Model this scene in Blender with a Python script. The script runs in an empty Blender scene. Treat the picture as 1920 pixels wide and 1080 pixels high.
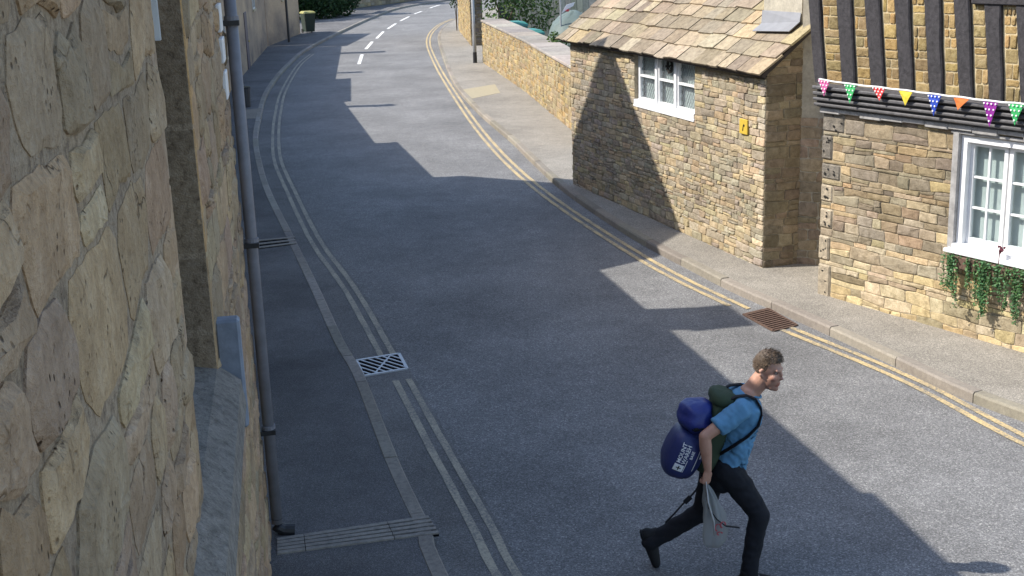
import bpy, bmesh, math, random
from mathutils import Vector, Matrix, noise
V3 = Vector
S = bpy.context.scene
COL = S.collection
# ------------------------------------------------------------------ camera, sky, sun, exposure
F_PX, PITCH, ROLL, CAM_H = 2400.0, math.radians(15.6), 0.035, 4.6
_f = V3((0, math.cos(PITCH), -math.sin(PITCH)))
_u0 = V3((0, math.sin(PITCH), math.cos(PITCH)))
_R = V3((1, 0, 0)) * math.cos(ROLL) - _u0 * math.sin(ROLL)
_U = V3((1, 0, 0)) * math.sin(ROLL) + _u0 * math.cos(ROLL)
CAM = V3((0, 0, CAM_H))
cam_data = bpy.data.cameras.new('camera'); cam = bpy.data.objects.new('camera', cam_data); COL.objects.link(cam)
cam_data.sensor_width = 36; cam_data.lens = F_PX / 1920 * 36
cam_data.clip_start = 0.05; cam_data.clip_end = 1500
_m = Matrix((_R, _U, -_f)).transposed().to_4x4(); _m.translation = CAM
cam.matrix_world = _m
S.camera = cam
world = bpy.data.worlds.new('World'); S.world = world; world.use_nodes = True
_nt = world.node_tree; _bg = _nt.nodes['Background']
_sky = _nt.nodes.new('ShaderNodeTexSky'); _sky.sky_type = 'NISHITA'; _sky.sun_disc = False
SUN_EL, SUN_AZ = math.radians(45), math.radians(-90)
_sky.sun_elevation = SUN_EL; _sky.sun_rotation = SUN_AZ
_sky.air_density = 1.0; _sky.dust_density = 1.2
_nt.links.new(_sky.outputs[0], _bg.inputs[0]); _bg.inputs[1].default_value = 0.125
sun_d = bpy.data.lights.new('sun', 'SUN'); sun = bpy.data.objects.new('sun', sun_d); COL.objects.link(sun)
sun_d.energy = 2.95; sun_d.angle = math.radians(0.5); sun_d.color = (1.0, 0.945, 0.86)
_to = V3((math.sin(SUN_AZ) * math.cos(SUN_EL), math.cos(SUN_AZ) * math.cos(SUN_EL), math.sin(SUN_EL)))
sun.rotation_euler = _to.to_track_quat('Z', 'Y').to_euler(); sun.location = (-8, -4, 16)
vs = S.view_settings
vs.view_transform = 'Standard'; vs.look = 'None'; vs.gamma = 1; vs.use_curve_mapping = False; vs.exposure = 1.25

# ------------------------------------------------------------------ measuring helpers (survey of the street)
def ray(x, y): return _f + _R * ((x - 960) / F_PX) - _U * ((y - 540) / F_PX)
def G(x, y, z=0.0):
    d = ray(x, y); return CAM + d * ((z - CAM_H) / d.z)
def W(x, y, a, b, off=0.0):
    n = V3((b.y - a.y, -(b.x - a.x), 0)).normalized()
    if n.dot(CAM - a) < 0: n = -n
    d = ray(x, y); q = V3((a.x, a.y, 0)) + n * off
    return CAM + d * (n.dot(q - CAM) / n.dot(d))
def Y(x, y, yp):
    d = ray(x, y); return CAM + d * (yp / d.y)

# ------------------------------------------------------------------ object helpers
class MB:
    def __init__(s): s.v = []; s.f = []; s.t = []
    def add(s, verts, faces, tint=(1, 1, 1)):
        o = len(s.v); s.v += [V3(p) for p in verts]; s.t += [tint] * len(verts)
        s.f += [tuple(i + o for i in f) for f in faces]; return s
    def box(s, c, ax, ay, az, tint=(1, 1, 1)):          # centre and half-axis vectors
        c, ax, ay, az = V3(c), V3(ax), V3(ay), V3(az)
        p = [c + ax * i + ay * j + az * k for k in (-1, 1) for j in (-1, 1) for i in (-1, 1)]
        return s.add(p, [(0, 2, 3, 1), (4, 5, 7, 6), (0, 1, 5, 4), (2, 6, 7, 3), (0, 4, 6, 2), (1, 3, 7, 5)], tint)
    def cbox(s, c, ax, ay, az, ch, tint=(1, 1, 1)):     # chamfered box
        c, A = V3(c), [V3(ax), V3(ay), V3(az)]
        L = [a.length for a in A]; D = [a.normalized() for a in A]
        pts = []; idx = {}
        for sx in (-1, 1):
            for sy in (-1, 1):
                for sz in (-1, 1):
                    for k in range(3):
                        q = [sx * L[0], sy * L[1], sz * L[2]]
                        for m in range(3):
                            if m != k: q[m] -= (sx, sy, sz)[m] * ch
                        idx[(sx, sy, sz, k)] = len(pts); pts.append(c + D[0] * q[0] + D[1] * q[1] + D[2] * q[2])
        fs = []
        def key(sv, k): return idx[(sv[0], sv[1], sv[2], k)]
        for k in range(3):
            a, b = [m for m in range(3) if m != k]
            for sg in (-1, 1):
                q = []
                for (i, j) in ((-1, -1), (1, -1), (1, 1), (-1, 1)):
                    sv = [0, 0, 0]; sv[k] = sg; sv[a] = i; sv[b] = j; q.append(key(sv, k))
                fs.append(tuple(q))
            for i in (-1, 1):
                for j in (-1, 1):
                    sv0 = [0, 0, 0]; sv0[a] = i; sv0[b] = j; s0 = list(sv0); s1 = list(sv0); s0[k] = -1; s1[k] = 1
                    fs.append((key(s0, a), key(s1, a), key(s1, b), key(s0, b)))
        for sx in (-1, 1):
            for sy in (-1, 1):
                for sz in (-1, 1): fs.append(tuple(idx[(sx, sy, sz, k)] for k in range(3)))
        return s.add(pts, fs, tint)
    def prism(s, poly, z0, z1, tint=(1, 1, 1)):          # poly of xy points extruded in z
        n = len(poly)
        vs_ = [V3((p[0], p[1], z0)) for p in poly] + [V3((p[0], p[1], z1)) for p in poly]
        return s.add(vs_, [tuple(range(n))[::-1], tuple(range(n, 2 * n))] + [(i, (i + 1) % n, n + (i + 1) % n, n + i) for i in range(n)], tint)
    def sweep(s, poly, d, tint=(1, 1, 1)):               # 3-d polygon swept by a vector
        n = len(poly); d = V3(d); vs_ = [V3(p) for p in poly] + [V3(p) + d for p in poly]
        return s.add(vs_, [tuple(range(n))[::-1], tuple(range(n, 2 * n))] + [(i, (i + 1) % n, n + (i + 1) % n, n + i) for i in range(n)], tint)
    def tube(s, pts, rad, n=8, ref=V3((0, 0, 1)), cap=True, tint=(1, 1, 1), round_cap=False):
        P = [V3(p) for p in pts]
        Rr = [(r if isinstance(r, (tuple, list)) else (r, r)) for r in (rad if isinstance(rad, (list,)) else [rad] * len(P))]
        if round_cap:
            t0 = (P[0] - P[1]).normalized(); t1 = (P[-1] - P[-2]).normalized()
            m0, m1 = sum(Rr[0]) / 2, sum(Rr[-1]) / 2
            pre = [(P[0] + t0 * m0 * a, (Rr[0][0] * b, Rr[0][1] * b)) for a, b in ((.97, .22), (.8, .6), (.45, .89))]
            post = [(P[-1] + t1 * m1 * a, (Rr[-1][0] * b, Rr[-1][1] * b)) for a, b in ((.45, .89), (.8, .6), (.97, .22))]
            P = [a for a, _ in pre] + P + [a for a, _ in post]; Rr = [b for _, b in pre] + Rr + [b for _, b in post]
        vs_ = []
        for i, p in enumerate(P):
            t = (P[min(i + 1, len(P) - 1)] - P[max(i - 1, 0)]).normalized()
            a = V3(ref) - t * t.dot(V3(ref))
            if a.length < 1e-4: a = t.orthogonal()
            a.normalize(); b = t.cross(a)
            for k in range(n):
                th = 2 * math.pi * k / n; vs_.append(p + a * (Rr[i][0] * math.cos(th)) + b * (Rr[i][1] * math.sin(th)))
        fs = [(i * n + k, i * n + (k + 1) % n, (i + 1) * n + (k + 1) % n, (i + 1) * n + k) for i in range(len(P) - 1) for k in range(n)]
        if cap: fs += [tuple(range(n))[::-1], tuple(range((len(P) - 1) * n, len(P) * n))]
        return s.add(vs_, fs, tint)
    def ball(s, c, a, b=None, cc=None, n=12, m=8, tint=(1, 1, 1), fn=None):   # ellipsoid with axis vectors
        c = V3(c)
        if b is None: a, b, cc = V3((a, 0, 0)), V3((0, a, 0)), V3((0, 0, a))
        vs_ = [c - V3(cc)]; fs = []
        for i in range(1, m):
            ph = -math.pi / 2 + math.pi * i / m
            for k in range(n):
                th = 2 * math.pi * k / n
                vs_.append(c + V3(a) * (math.cos(ph) * math.cos(th)) + V3(b) * (math.cos(ph) * math.sin(th)) + V3(cc) * math.sin(ph))
        vs_.append(c + V3(cc)); last = len(vs_) - 1
        if fn: vs_ = [fn(v) for v in vs_]
        for k in range(n):
            fs.append((0, 1 + (k + 1) % n, 1 + k)); fs.append((last, last - n + k, last - n + (k + 1) % n))
        for i in range(m - 2):
            for k in range(n): fs.append((1 + i * n + k, 1 + i * n + (k + 1) % n, 1 + (i + 1) * n + (k + 1) % n, 1 + (i + 1) * n + k))
        return s.add(vs_, fs, tint)
    def mesh(s, name, org):
        me = bpy.data.meshes.new(name); me.from_pydata([v - org for v in s.v], [], s.f)
        at = me.attributes.new('tint', 'FLOAT_COLOR', 'POINT')
        at.data.foreach_set('color', [c for t in s.t for c in (t[0], t[1], t[2], 1.0)])
        return me
    def build(s, name, mat, parent=None, org=None, smooth=False, fix=True):
        base = parent.matrix_world.translation if parent else V3((0, 0, 0))
        wb = WB.get(parent.name, V3((0, 0, 0))) if parent else V3((0, 0, 0))
        if org is None:
            lo = V3([min(v[i] for v in s.v) for i in range(3)]); hi = V3([max(v[i] for v in s.v) for i in range(3)])
            org = V3(((lo.x + hi.x) / 2, (lo.y + hi.y) / 2, lo.z))
        org = V3(org)
        me = s.mesh(name, org)
        if fix:
            bm = bmesh.new(); bm.from_mesh(me); bmesh.ops.recalc_face_normals(bm, faces=bm.faces); bm.to_mesh(me); bm.free()
        if smooth: me.polygons.foreach_set('use_smooth', [True] * len(me.polygons))
        me.materials.append(mat)
        o = bpy.data.objects.new(name, me); COL.objects.link(o)
        o.location = org - wb; o.parent = parent; WB[o.name] = org.copy()
        return o
WB = {}
def tag(o, label=None, cat=None, group=None, kind=None):
    if label: o['label'] = label
    if cat: o['category'] = cat
    if group: o['group'] = group
    if kind: o['kind'] = kind
    return o
def thing(name, label, cat, loc, group=None):
    o = bpy.data.objects.new(name, None); COL.objects.link(o); o.location = loc; o.empty_display_size = .2
    WB[o.name] = V3(loc); return tag(o, label, cat, group)
def smooth_line(pts, step):
    P = [V3((p[0], p[1], 0)) for p in pts]; P = [P[0] * 2 - P[1]] + P + [P[-1] * 2 - P[-2]]
    out = []
    for i in range(1, len(P) - 2):
        a, b, c, d = P[i - 1:i + 3]; n = max(2, int((c - b).length / .25))
        for k in range(n):
            t = k / n
            out.append(.5 * ((2 * b) + (c - a) * t + (2 * a - 5 * b + 4 * c - d) * t * t + (3 * b - a - 3 * c + d) * t ** 3))
    out.append(P[-2])
    res = [out[0]]; acc = 0
    for i in range(1, len(out)):
        seg = out[i] - out[i - 1]; L = seg.length; pos = 0
        while acc + L - pos >= step:
            pos += step - acc; acc = 0; res.append(out[i - 1] + seg * (pos / L))
        acc += L - pos
    if (res[-1] - out[-1]).length > step * .4: res.append(out[-1])
    return res
def offset(line, d):                                     # to the left of travel when d > 0
    r = []
    for i, p in enumerate(line):
        t = (line[min(i + 1, len(line) - 1)] - line[max(i - 1, 0)]).normalized()
        r.append(p + V3((-t.y, t.x, 0)) * d)
    return r
def ribbon(line, w, z, mb=None, wob=0.0, rng=None):
    mb = mb or MB(); a = offset(line, w / 2); b = offset(line, -w / 2)
    vs_ = []
    for p, q in zip(a, b):
        if wob: p = p + V3((rng.uniform(-wob, wob), rng.uniform(-wob, wob), 0)); q = q + V3((rng.uniform(-wob, wob), rng.uniform(-wob, wob), 0))
        vs_ += [V3((p.x, p.y, z)), V3((q.x, q.y, z))]
    return mb.add(vs_, [(2 * i + 1, 2 * i + 3, 2 * i + 2, 2 * i) for i in range(len(a) - 1)])

# ------------------------------------------------------------------ materials
def new_mat(name):
    m = bpy.data.materials.new(name); m.use_nodes = True; nt = m.node_tree; return m, nt, nt.nodes['Principled BSDF']
def nd(nt, t, **kw):
    n = nt.nodes.new(t)
    for k, v in kw.items():
        if k.startswith('i_'): n.inputs[k[2:].replace('_', ' ')].default_value = v
        else: setattr(n, k, v)
    return n
def ramp(nt, fac, stops):
    r = nd(nt, 'ShaderNodeValToRGB'); nt.links.new(fac, r.inputs[0])
    e = r.color_ramp.elements
    while len(e) < len(stops): e.new(.5)
    for el, (p, c) in zip(e, stops): el.position = p; el.color = (c[0], c[1], c[2], 1) if not isinstance(c, (int, float)) else (c, c, c, 1)
    return r.outputs[0]
def mixc(nt, fac, a, b, mode='MIX'):
    m = nd(nt, 'ShaderNodeMix', data_type='RGBA', blend_type=mode)
    for s_, v in ((m.inputs[0], fac), (m.inputs[6], a), (m.inputs[7], b)):
        if isinstance(v, (int, float)): s_.default_value = v
        elif isinstance(v, (tuple, list)): s_.default_value = (*v, 1)
        else: nt.links.new(v, s_)
    return m.outputs[2]
def pos(nt): return nd(nt, 'ShaderNodeNewGeometry').outputs['Position']
def noise_t(nt, scale, detail=4, rough=.55, vec=None, out=0):
    n = nd(nt, 'ShaderNodeTexNoise'); n.inputs['Scale'].default_value = scale; n.inputs['Detail'].default_value = detail; n.inputs['Roughness'].default_value = rough
    nt.links.new(vec or pos(nt), n.inputs['Vector']); return n.outputs[out]
def vor(nt, scale, vec=None, feature='F1', out='Distance'):
    n = nd(nt, 'ShaderNodeTexVoronoi', feature=feature); n.inputs['Scale'].default_value = scale; nt.links.new(vec or pos(nt), n.inputs['Vector']); return n.outputs[out]
def mathn(nt, op, a, b=0.0, clamp=False):
    m = nd(nt, 'ShaderNodeMath', operation=op, use_clamp=clamp)
    for s_, v in ((m.inputs[0], a), (m.inputs[1], b)):
        if isinstance(v, (int, float)): s_.default_value = v
        else: nt.links.new(v, s_)
    return m.outputs[0]
def bump(nt, bsdf, h, strength, dist):
    b = nd(nt, 'ShaderNodeBump'); b.inputs['Strength'].default_value = strength; b.inputs['Distance'].default_value = dist
    nt.links.new(h, b.inputs['Height']); nt.links.new(b.outputs[0], bsdf.inputs['Normal']); return b
def tint(nt): return nd(nt, 'ShaderNodeAttribute', attribute_name='tint').outputs['Color']

def stone_mat(name, base, pale, dark, scale=1.0, bmp=.012, pits=True, stain=.5, cracks=0.0):
    m, nt, b = new_mat(name)
    n1 = noise_t(nt, 9 * scale, 5, .65); n2 = noise_t(nt, 42 * scale, 4, .7); n3 = noise_t(nt, 1.3, 4, .6)
    c = ramp(nt, n1, [(.28, dark), (.5, base), (.72, pale)])
    c = mixc(nt, .55, c, ramp(nt, n2, [(.3, (.62, .6, .58)), (.7, (1.25, 1.22, 1.15))]), 'MULTIPLY')
    c = mixc(nt, stain, c, ramp(nt, n3, [(.35, (.62, .6, .6)), (.6, (1.08, 1.05, 1.0))]), 'MULTIPLY')
    c = mixc(nt, 1.0, c, tint(nt), 'MULTIPLY')
    h = mathn(nt, 'ADD', mathn(nt, 'MULTIPLY', n1, .9), mathn(nt, 'MULTIPLY', n2, .45))
    if pits:
        pt = ramp(nt, vor(nt, 34 * scale), [(.05, 0.0), (.22, 1.0)])
        msk = ramp(nt, noise_t(nt, 6 * scale, 3), [(.5, 0.0), (.62, 1.0)])
        pm_ = mathn(nt, 'MULTIPLY', mathn(nt, 'SUBTRACT', 1.0, pt), msk)
        h = mathn(nt, 'SUBTRACT', h, mathn(nt, 'MULTIPLY', pm_, .8))
        c = mixc(nt, pm_, c, mixc(nt, 1.0, c, (.36, .33, .3), 'MULTIPLY'))
    if cracks:
        wv = nd(nt, 'ShaderNodeVectorMath', operation='ADD'); nt.links.new(pos(nt), wv.inputs[0])
        wn = nd(nt, 'ShaderNodeVectorMath', operation='SCALE'); wn.inputs[3].default_value = .3; nt.links.new(noise_t(nt, 5, 4, .6, out=1), wn.inputs[0]); nt.links.new(wn.outputs[0], wv.inputs[1])
        ce = vor(nt, cracks, wv.outputs[0], 'DISTANCE_TO_EDGE')
        cm_ = mathn(nt, 'MULTIPLY', ramp(nt, ce, [(.0, 1.0), (.022, 0.0)]), ramp(nt, noise_t(nt, 3.1, 3), [(.53, 0.0), (.68, .8)]))
        h = mathn(nt, 'SUBTRACT', h, mathn(nt, 'MULTIPLY', cm_, .7)); c = mixc(nt, cm_, c, mixc(nt, 1.0, c, (.4, .36, .32), 'MULTIPLY'))
    nt.links.new(c, b.inputs['Base Color']); b.inputs['Roughness'].default_value = .93; b.inputs['Specular IOR Level'].default_value = .2
    bump(nt, b, h, .9, bmp); return m
def plain(name, col, rough=.6, spec=.4, metal=0.0, var=.25, scale=14, bmp=.0, bs=40, use_tint=False):
    m, nt, b = new_mat(name)
    n1 = noise_t(nt, scale, 5, .65)
    c = ramp(nt, n1, [(.25, tuple(x * (1 - var) for x in col)), (.75, tuple(min(1, x * (1 + var)) for x in col))])
    if use_tint: c = mixc(nt, 1.0, c, tint(nt), 'MULTIPLY')
    nt.links.new(c, b.inputs['Base Color']); b.inputs['Roughness'].default_value = rough
    b.inputs['Specular IOR Level'].default_value = spec; b.inputs['Metallic'].default_value = metal
    if bmp: bump(nt, b, noise_t(nt, bs, 4, .6), .8, bmp)
    return m
def asphalt(name, col, speck, grain=190, big=.25, bmp=.004, rough=.88, light=.62):
    m, nt, b = new_mat(name)
    v = vor(nt, grain, out='Color'); sep = nd(nt, 'ShaderNodeSeparateColor'); nt.links.new(v, sep.inputs[0])
    g = ramp(nt, sep.outputs[0], [(0, tuple(x * .6 for x in col)), (light, col), (.9, tuple(x * 1.35 for x in col)), (1.0, speck)])
    p = noise_t(nt, .55, 5, .6); p2 = noise_t(nt, 3.5, 4, .6)
    g = mixc(nt, 1.0, g, ramp(nt, p, [(.3, 1 - big), (.7, 1 + big * .6)]), 'MULTIPLY')
    g = mixc(nt, 1.0, g, ramp(nt, p2, [(.3, .88), (.7, 1.08)]), 'MULTIPLY')
    nt.links.new(g, b.inputs['Base Color']); b.inputs['Roughness'].default_value = rough; b.inputs['Specular IOR Level'].default_value = .3
    h = mathn(nt, 'ADD', sep.outputs[1], noise_t(nt, 60, 3)); bump(nt, b, h, .55, bmp); return m
M = {}
M['road'] = asphalt('asphalt_road', (.185, .183, .18), (.36, .35, .33), 95)
M['gutter'] = asphalt('asphalt_gutter', (.17, .165, .158), (.28, .27, .25), 130, .3, .003)
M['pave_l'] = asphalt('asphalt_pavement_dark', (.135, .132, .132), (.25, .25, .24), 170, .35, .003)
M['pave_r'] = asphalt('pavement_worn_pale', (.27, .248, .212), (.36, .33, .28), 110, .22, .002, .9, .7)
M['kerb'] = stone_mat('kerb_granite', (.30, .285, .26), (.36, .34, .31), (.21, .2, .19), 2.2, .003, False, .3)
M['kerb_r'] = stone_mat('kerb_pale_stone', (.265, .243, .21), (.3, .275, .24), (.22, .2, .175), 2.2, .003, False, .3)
M['earth'] = plain('earth', (.12, .11, .08), .95, .1, 0, .4, 2, .02, 8)
M['near_stone'] = stone_mat('limestone_near', (.43, .325, .215), (.5, .4, .29), (.34, .25, .16), 1.0, .03, cracks=3.2)
M['near_mortar'] = stone_mat('mortar_coarse', (.47, .37, .265), (.56, .46, .355), (.2, .155, .115), 3.0, .03)
M['reveal'] = stone_mat('limestone_brown', (.5, .35, .2), (.57, .42, .26), (.38, .26, .15), 1.6, .006)
M['sill'] = stone_mat('weathered_slate_sill', (.25, .235, .215), (.33, .31, .285), (.14, .13, .12), 2.2, .022)
M['cottage_stone'] = stone_mat('limestone_cottage', (.385, .335, .245), (.48, .43, .335), (.25, .215, .155), 1.5, .016)
M['cottage_mortar'] = stone_mat('mortar_cottage', (.36, .315, .235), (.44, .395, .31), (.21, .18, .13), 2.5, .012)
M['garden_stone'] = stone_mat('limestone_garden', (.36, .29, .165), (.44, .37, .24), (.25, .19, .11), 1.3, .015)
M['timber_stone'] = stone_mat('limestone_timber_house', (.35, .3, .22), (.44, .385, .295), (.22, .185, .13), 1.4, .014)
M['infill_stone'] = stone_mat('limestone_infill', (.31, .235, .115), (.4, .315, .18), (.2, .145, .075), 2.0, .018)
M['infill_mortar'] = stone_mat('mortar_infill_pale', (.5, .42, .27), (.56, .48, .33), (.4, .33, .2), 2.5, .006, False)
M['pitted'] = stone_mat('pitted_grey_stone', (.23, .21, .18), (.31, .28, .24), (.14, .13, .115), 1.6, .03)
M['quoin'] = stone_mat('pale_quoin', (.46, .4, .29), (.52, .46, .35), (.34, .29, .2), 1.6, .008)
M['coping'] = stone_mat('coping_concrete', (.33, .305, .27), (.38, .36, .32), (.26, .24, .21), 1.2, .004, False)
M['render'] = stone_mat('lime_render_pale', (.44, .41, .34), (.5, .47, .4), (.34, .32, .27), .6, .006, False, .35)
M['slate'] = stone_mat('stone_slate', (.31, .265, .2), (.39, .345, .26), (.19, .165, .125), 1.5, .006, False, .35)
M['lead'] = plain('lead_sheet', (.2, .205, .22), .7, .5, .0, .15, 6)
M['timber'] = plain('blackened_oak', (.045, .042, .045), .8, .25, 0, .5, 22, .006, 60)
M['moulding'] = plain('dark_paint_moulding', (.1, .097, .1), .45, .4, 0, .35, 20)
M['greypaint'] = plain('flaked_grey_paint', (.32, .31, .3), .75, .3, 0, .35, 9, .004, 30)
M['white'] = plain('white_gloss_paint', (.74, .74, .74), .45, .4, 0, .08, 8)
M['oldwhite'] = plain('aged_white_paint', (.56, .56, .55), .6, .3, 0, .15, 12)
M['blind'] = plain('pale_blind_cloth', (.74, .75, .73), .9, .1, 0, .08, 5)
M['blackmetal'] = plain('black_iron', (.02, .02, .022), .5, .5, 0, .3, 20)
M['pipe'] = plain('painted_grey_pipe', (.19, .19, .21), .5, .45, 0, .2, 9)
M['galv'] = plain('galvanised_iron', (.42, .43, .45), .45, .5, .3, .15, 25)
M['rust'] = plain('rusty_iron', (.12, .075, .055), .75, .3, .1, .4, 40)
M['gap_shade'] = plain('drain_dark', (.008, .008, .01), .95, .05, 0, .1)  # near-black colour stands in for the shade between bars and ribs
M['tarstain'] = plain('dark_soffit', (.05, .042, .04), .8, .2, 0, .3, 15)
M['brass'] = plain('yellow_enamel', (.55, .38, .05), .4, .5, .0, .12, 20)
M['ink'] = plain('dark_ink', (.02, .018, .015), .6, .3)
M['binbody'] = plain('dark_green_plastic', (.02, .035, .025), .45, .4, 0, .2, 10)
M['binlid'] = plain('yellowish_lid', (.36, .34, .12), .45, .4, 0, .2, 10)
M['teal'] = plain('teal_plastic', (.05, .2, .17), .5, .4, 0, .2, 6)
M['darkplastic'] = plain('charcoal_plastic', (.04, .042, .045), .5, .4, 0, .2, 10)
M['tarp'] = plain('grey_green_tarpaulin', (.1, .13, .118), .6, .3, 0, .2, 3, .02, 5)
M['lamp'] = plain('galvanised_post', (.33, .34, .34), .5, .5, .2, .12, 12)
M['gate'] = plain('dark_purple_gate_paint', (.09, .07, .085), .6, .3, 0, .25, 10)
M['fence'] = plain('weathered_fence', (.11, .125, .12), .85, .2, 0, .3, 8, use_tint=True)
M['stain_render'] = None
def line_mat(name, col, wear):
    m, nt, b = new_mat(name)
    n = noise_t(nt, 55, 5, .75); n2 = noise_t(nt, 2.2, 3)
    f = ramp(nt, mathn(nt, 'ADD', n, mathn(nt, 'MULTIPLY', n2, .35)), [(.52 + wear, 1.0), (.74 + wear, 0.0)])
    c = mixc(nt, f, (.15, .145, .135), col)
    nt.links.new(c, b.inputs['Base Color']); b.inputs['Roughness'].default_value = .8; return m
M['yellow'] = line_mat('worn_yellow_paint', (.56, .42, .2), .06)
M['yellow_l'] = line_mat('worn_pale_yellow_paint', (.42, .37, .27), .05)
M['whiteline'] = line_mat('worn_white_paint', (.78, .78, .76), .14)
def glass_mat():
    m, nt, b = new_mat('window_glass'); nt.nodes.remove(b)
    out = nt.nodes['Material Output']; t = nd(nt, 'ShaderNodeBsdfTransparent'); g = nd(nt, 'ShaderNodeBsdfGlossy'); g.inputs['Roughness'].default_value = .03
    t.inputs[0].default_value = (.86, .9, .9, 1); 
    mx = nd(nt, 'ShaderNodeMixShader'); mx.inputs[0].default_value = .09; nt.links.new(t.outputs[0], mx.inputs[1]); nt.links.new(g.outputs[0], mx.inputs[2]); nt.links.new(mx.outputs[0], out.inputs[0]); return m
M['glass'] = glass_mat()
def leaf_mat(name, col, tr=.35):
    m, nt, b = new_mat(name); out = nt.nodes['Material Output']
    c = mixc(nt, 1.0, col, tint(nt), 'MULTIPLY'); nt.links.new(c, b.inputs['Base Color']); b.inputs['Roughness'].default_value = .6; b.inputs['Specular IOR Level'].default_value = .3
    t = nd(nt, 'ShaderNodeBsdfTranslucent'); nt.links.new(c, t.inputs[0]); mx = nd(nt, 'ShaderNodeMixShader'); mx.inputs[0].default_value = tr
    nt.links.new(b.outputs[0], mx.inputs[1]); nt.links.new(t.outputs[0], mx.inputs[2]); nt.links.new(mx.outputs[0], out.inputs[0]); return m
M['leaf'] = leaf_mat('leaf_green', (.06, .11, .03)); M['leaf_dark'] = leaf_mat('leaf_dark_green', (.028, .062, .022)); M['leaf_trail'] = leaf_mat('leaf_trailing', (.09, .19, .085))
M['bark'] = plain('bark', (.1, .075, .055), .95, .1, 0, .4, 12, .02, 18)
def stain_render():
    m, nt, b = new_mat('stained_roughcast')
    mp = nd(nt, 'ShaderNodeMapping'); mp.inputs['Scale'].default_value = (.2, .2, .4); nt.links.new(pos(nt), mp.inputs[0])
    n = noise_t(nt, 1.2, 5, .65, mp.outputs[0]); n2 = noise_t(nt, 14, 4, .7)
    c = ramp(nt, n, [(.3, (.13, .1, .085)), (.46, (.3, .225, .16)), (.62, (.45, .33, .215))])
    c = mixc(nt, .5, c, ramp(nt, n2, [(.3, .7), (.7, 1.2)]), 'MULTIPLY')
    nt.links.new(c, b.inputs['Base Color']); b.inputs['Roughness'].default_value = .95; bump(nt, b, n2, .7, .015); return m
M['stain_render'] = stain_render()

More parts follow.
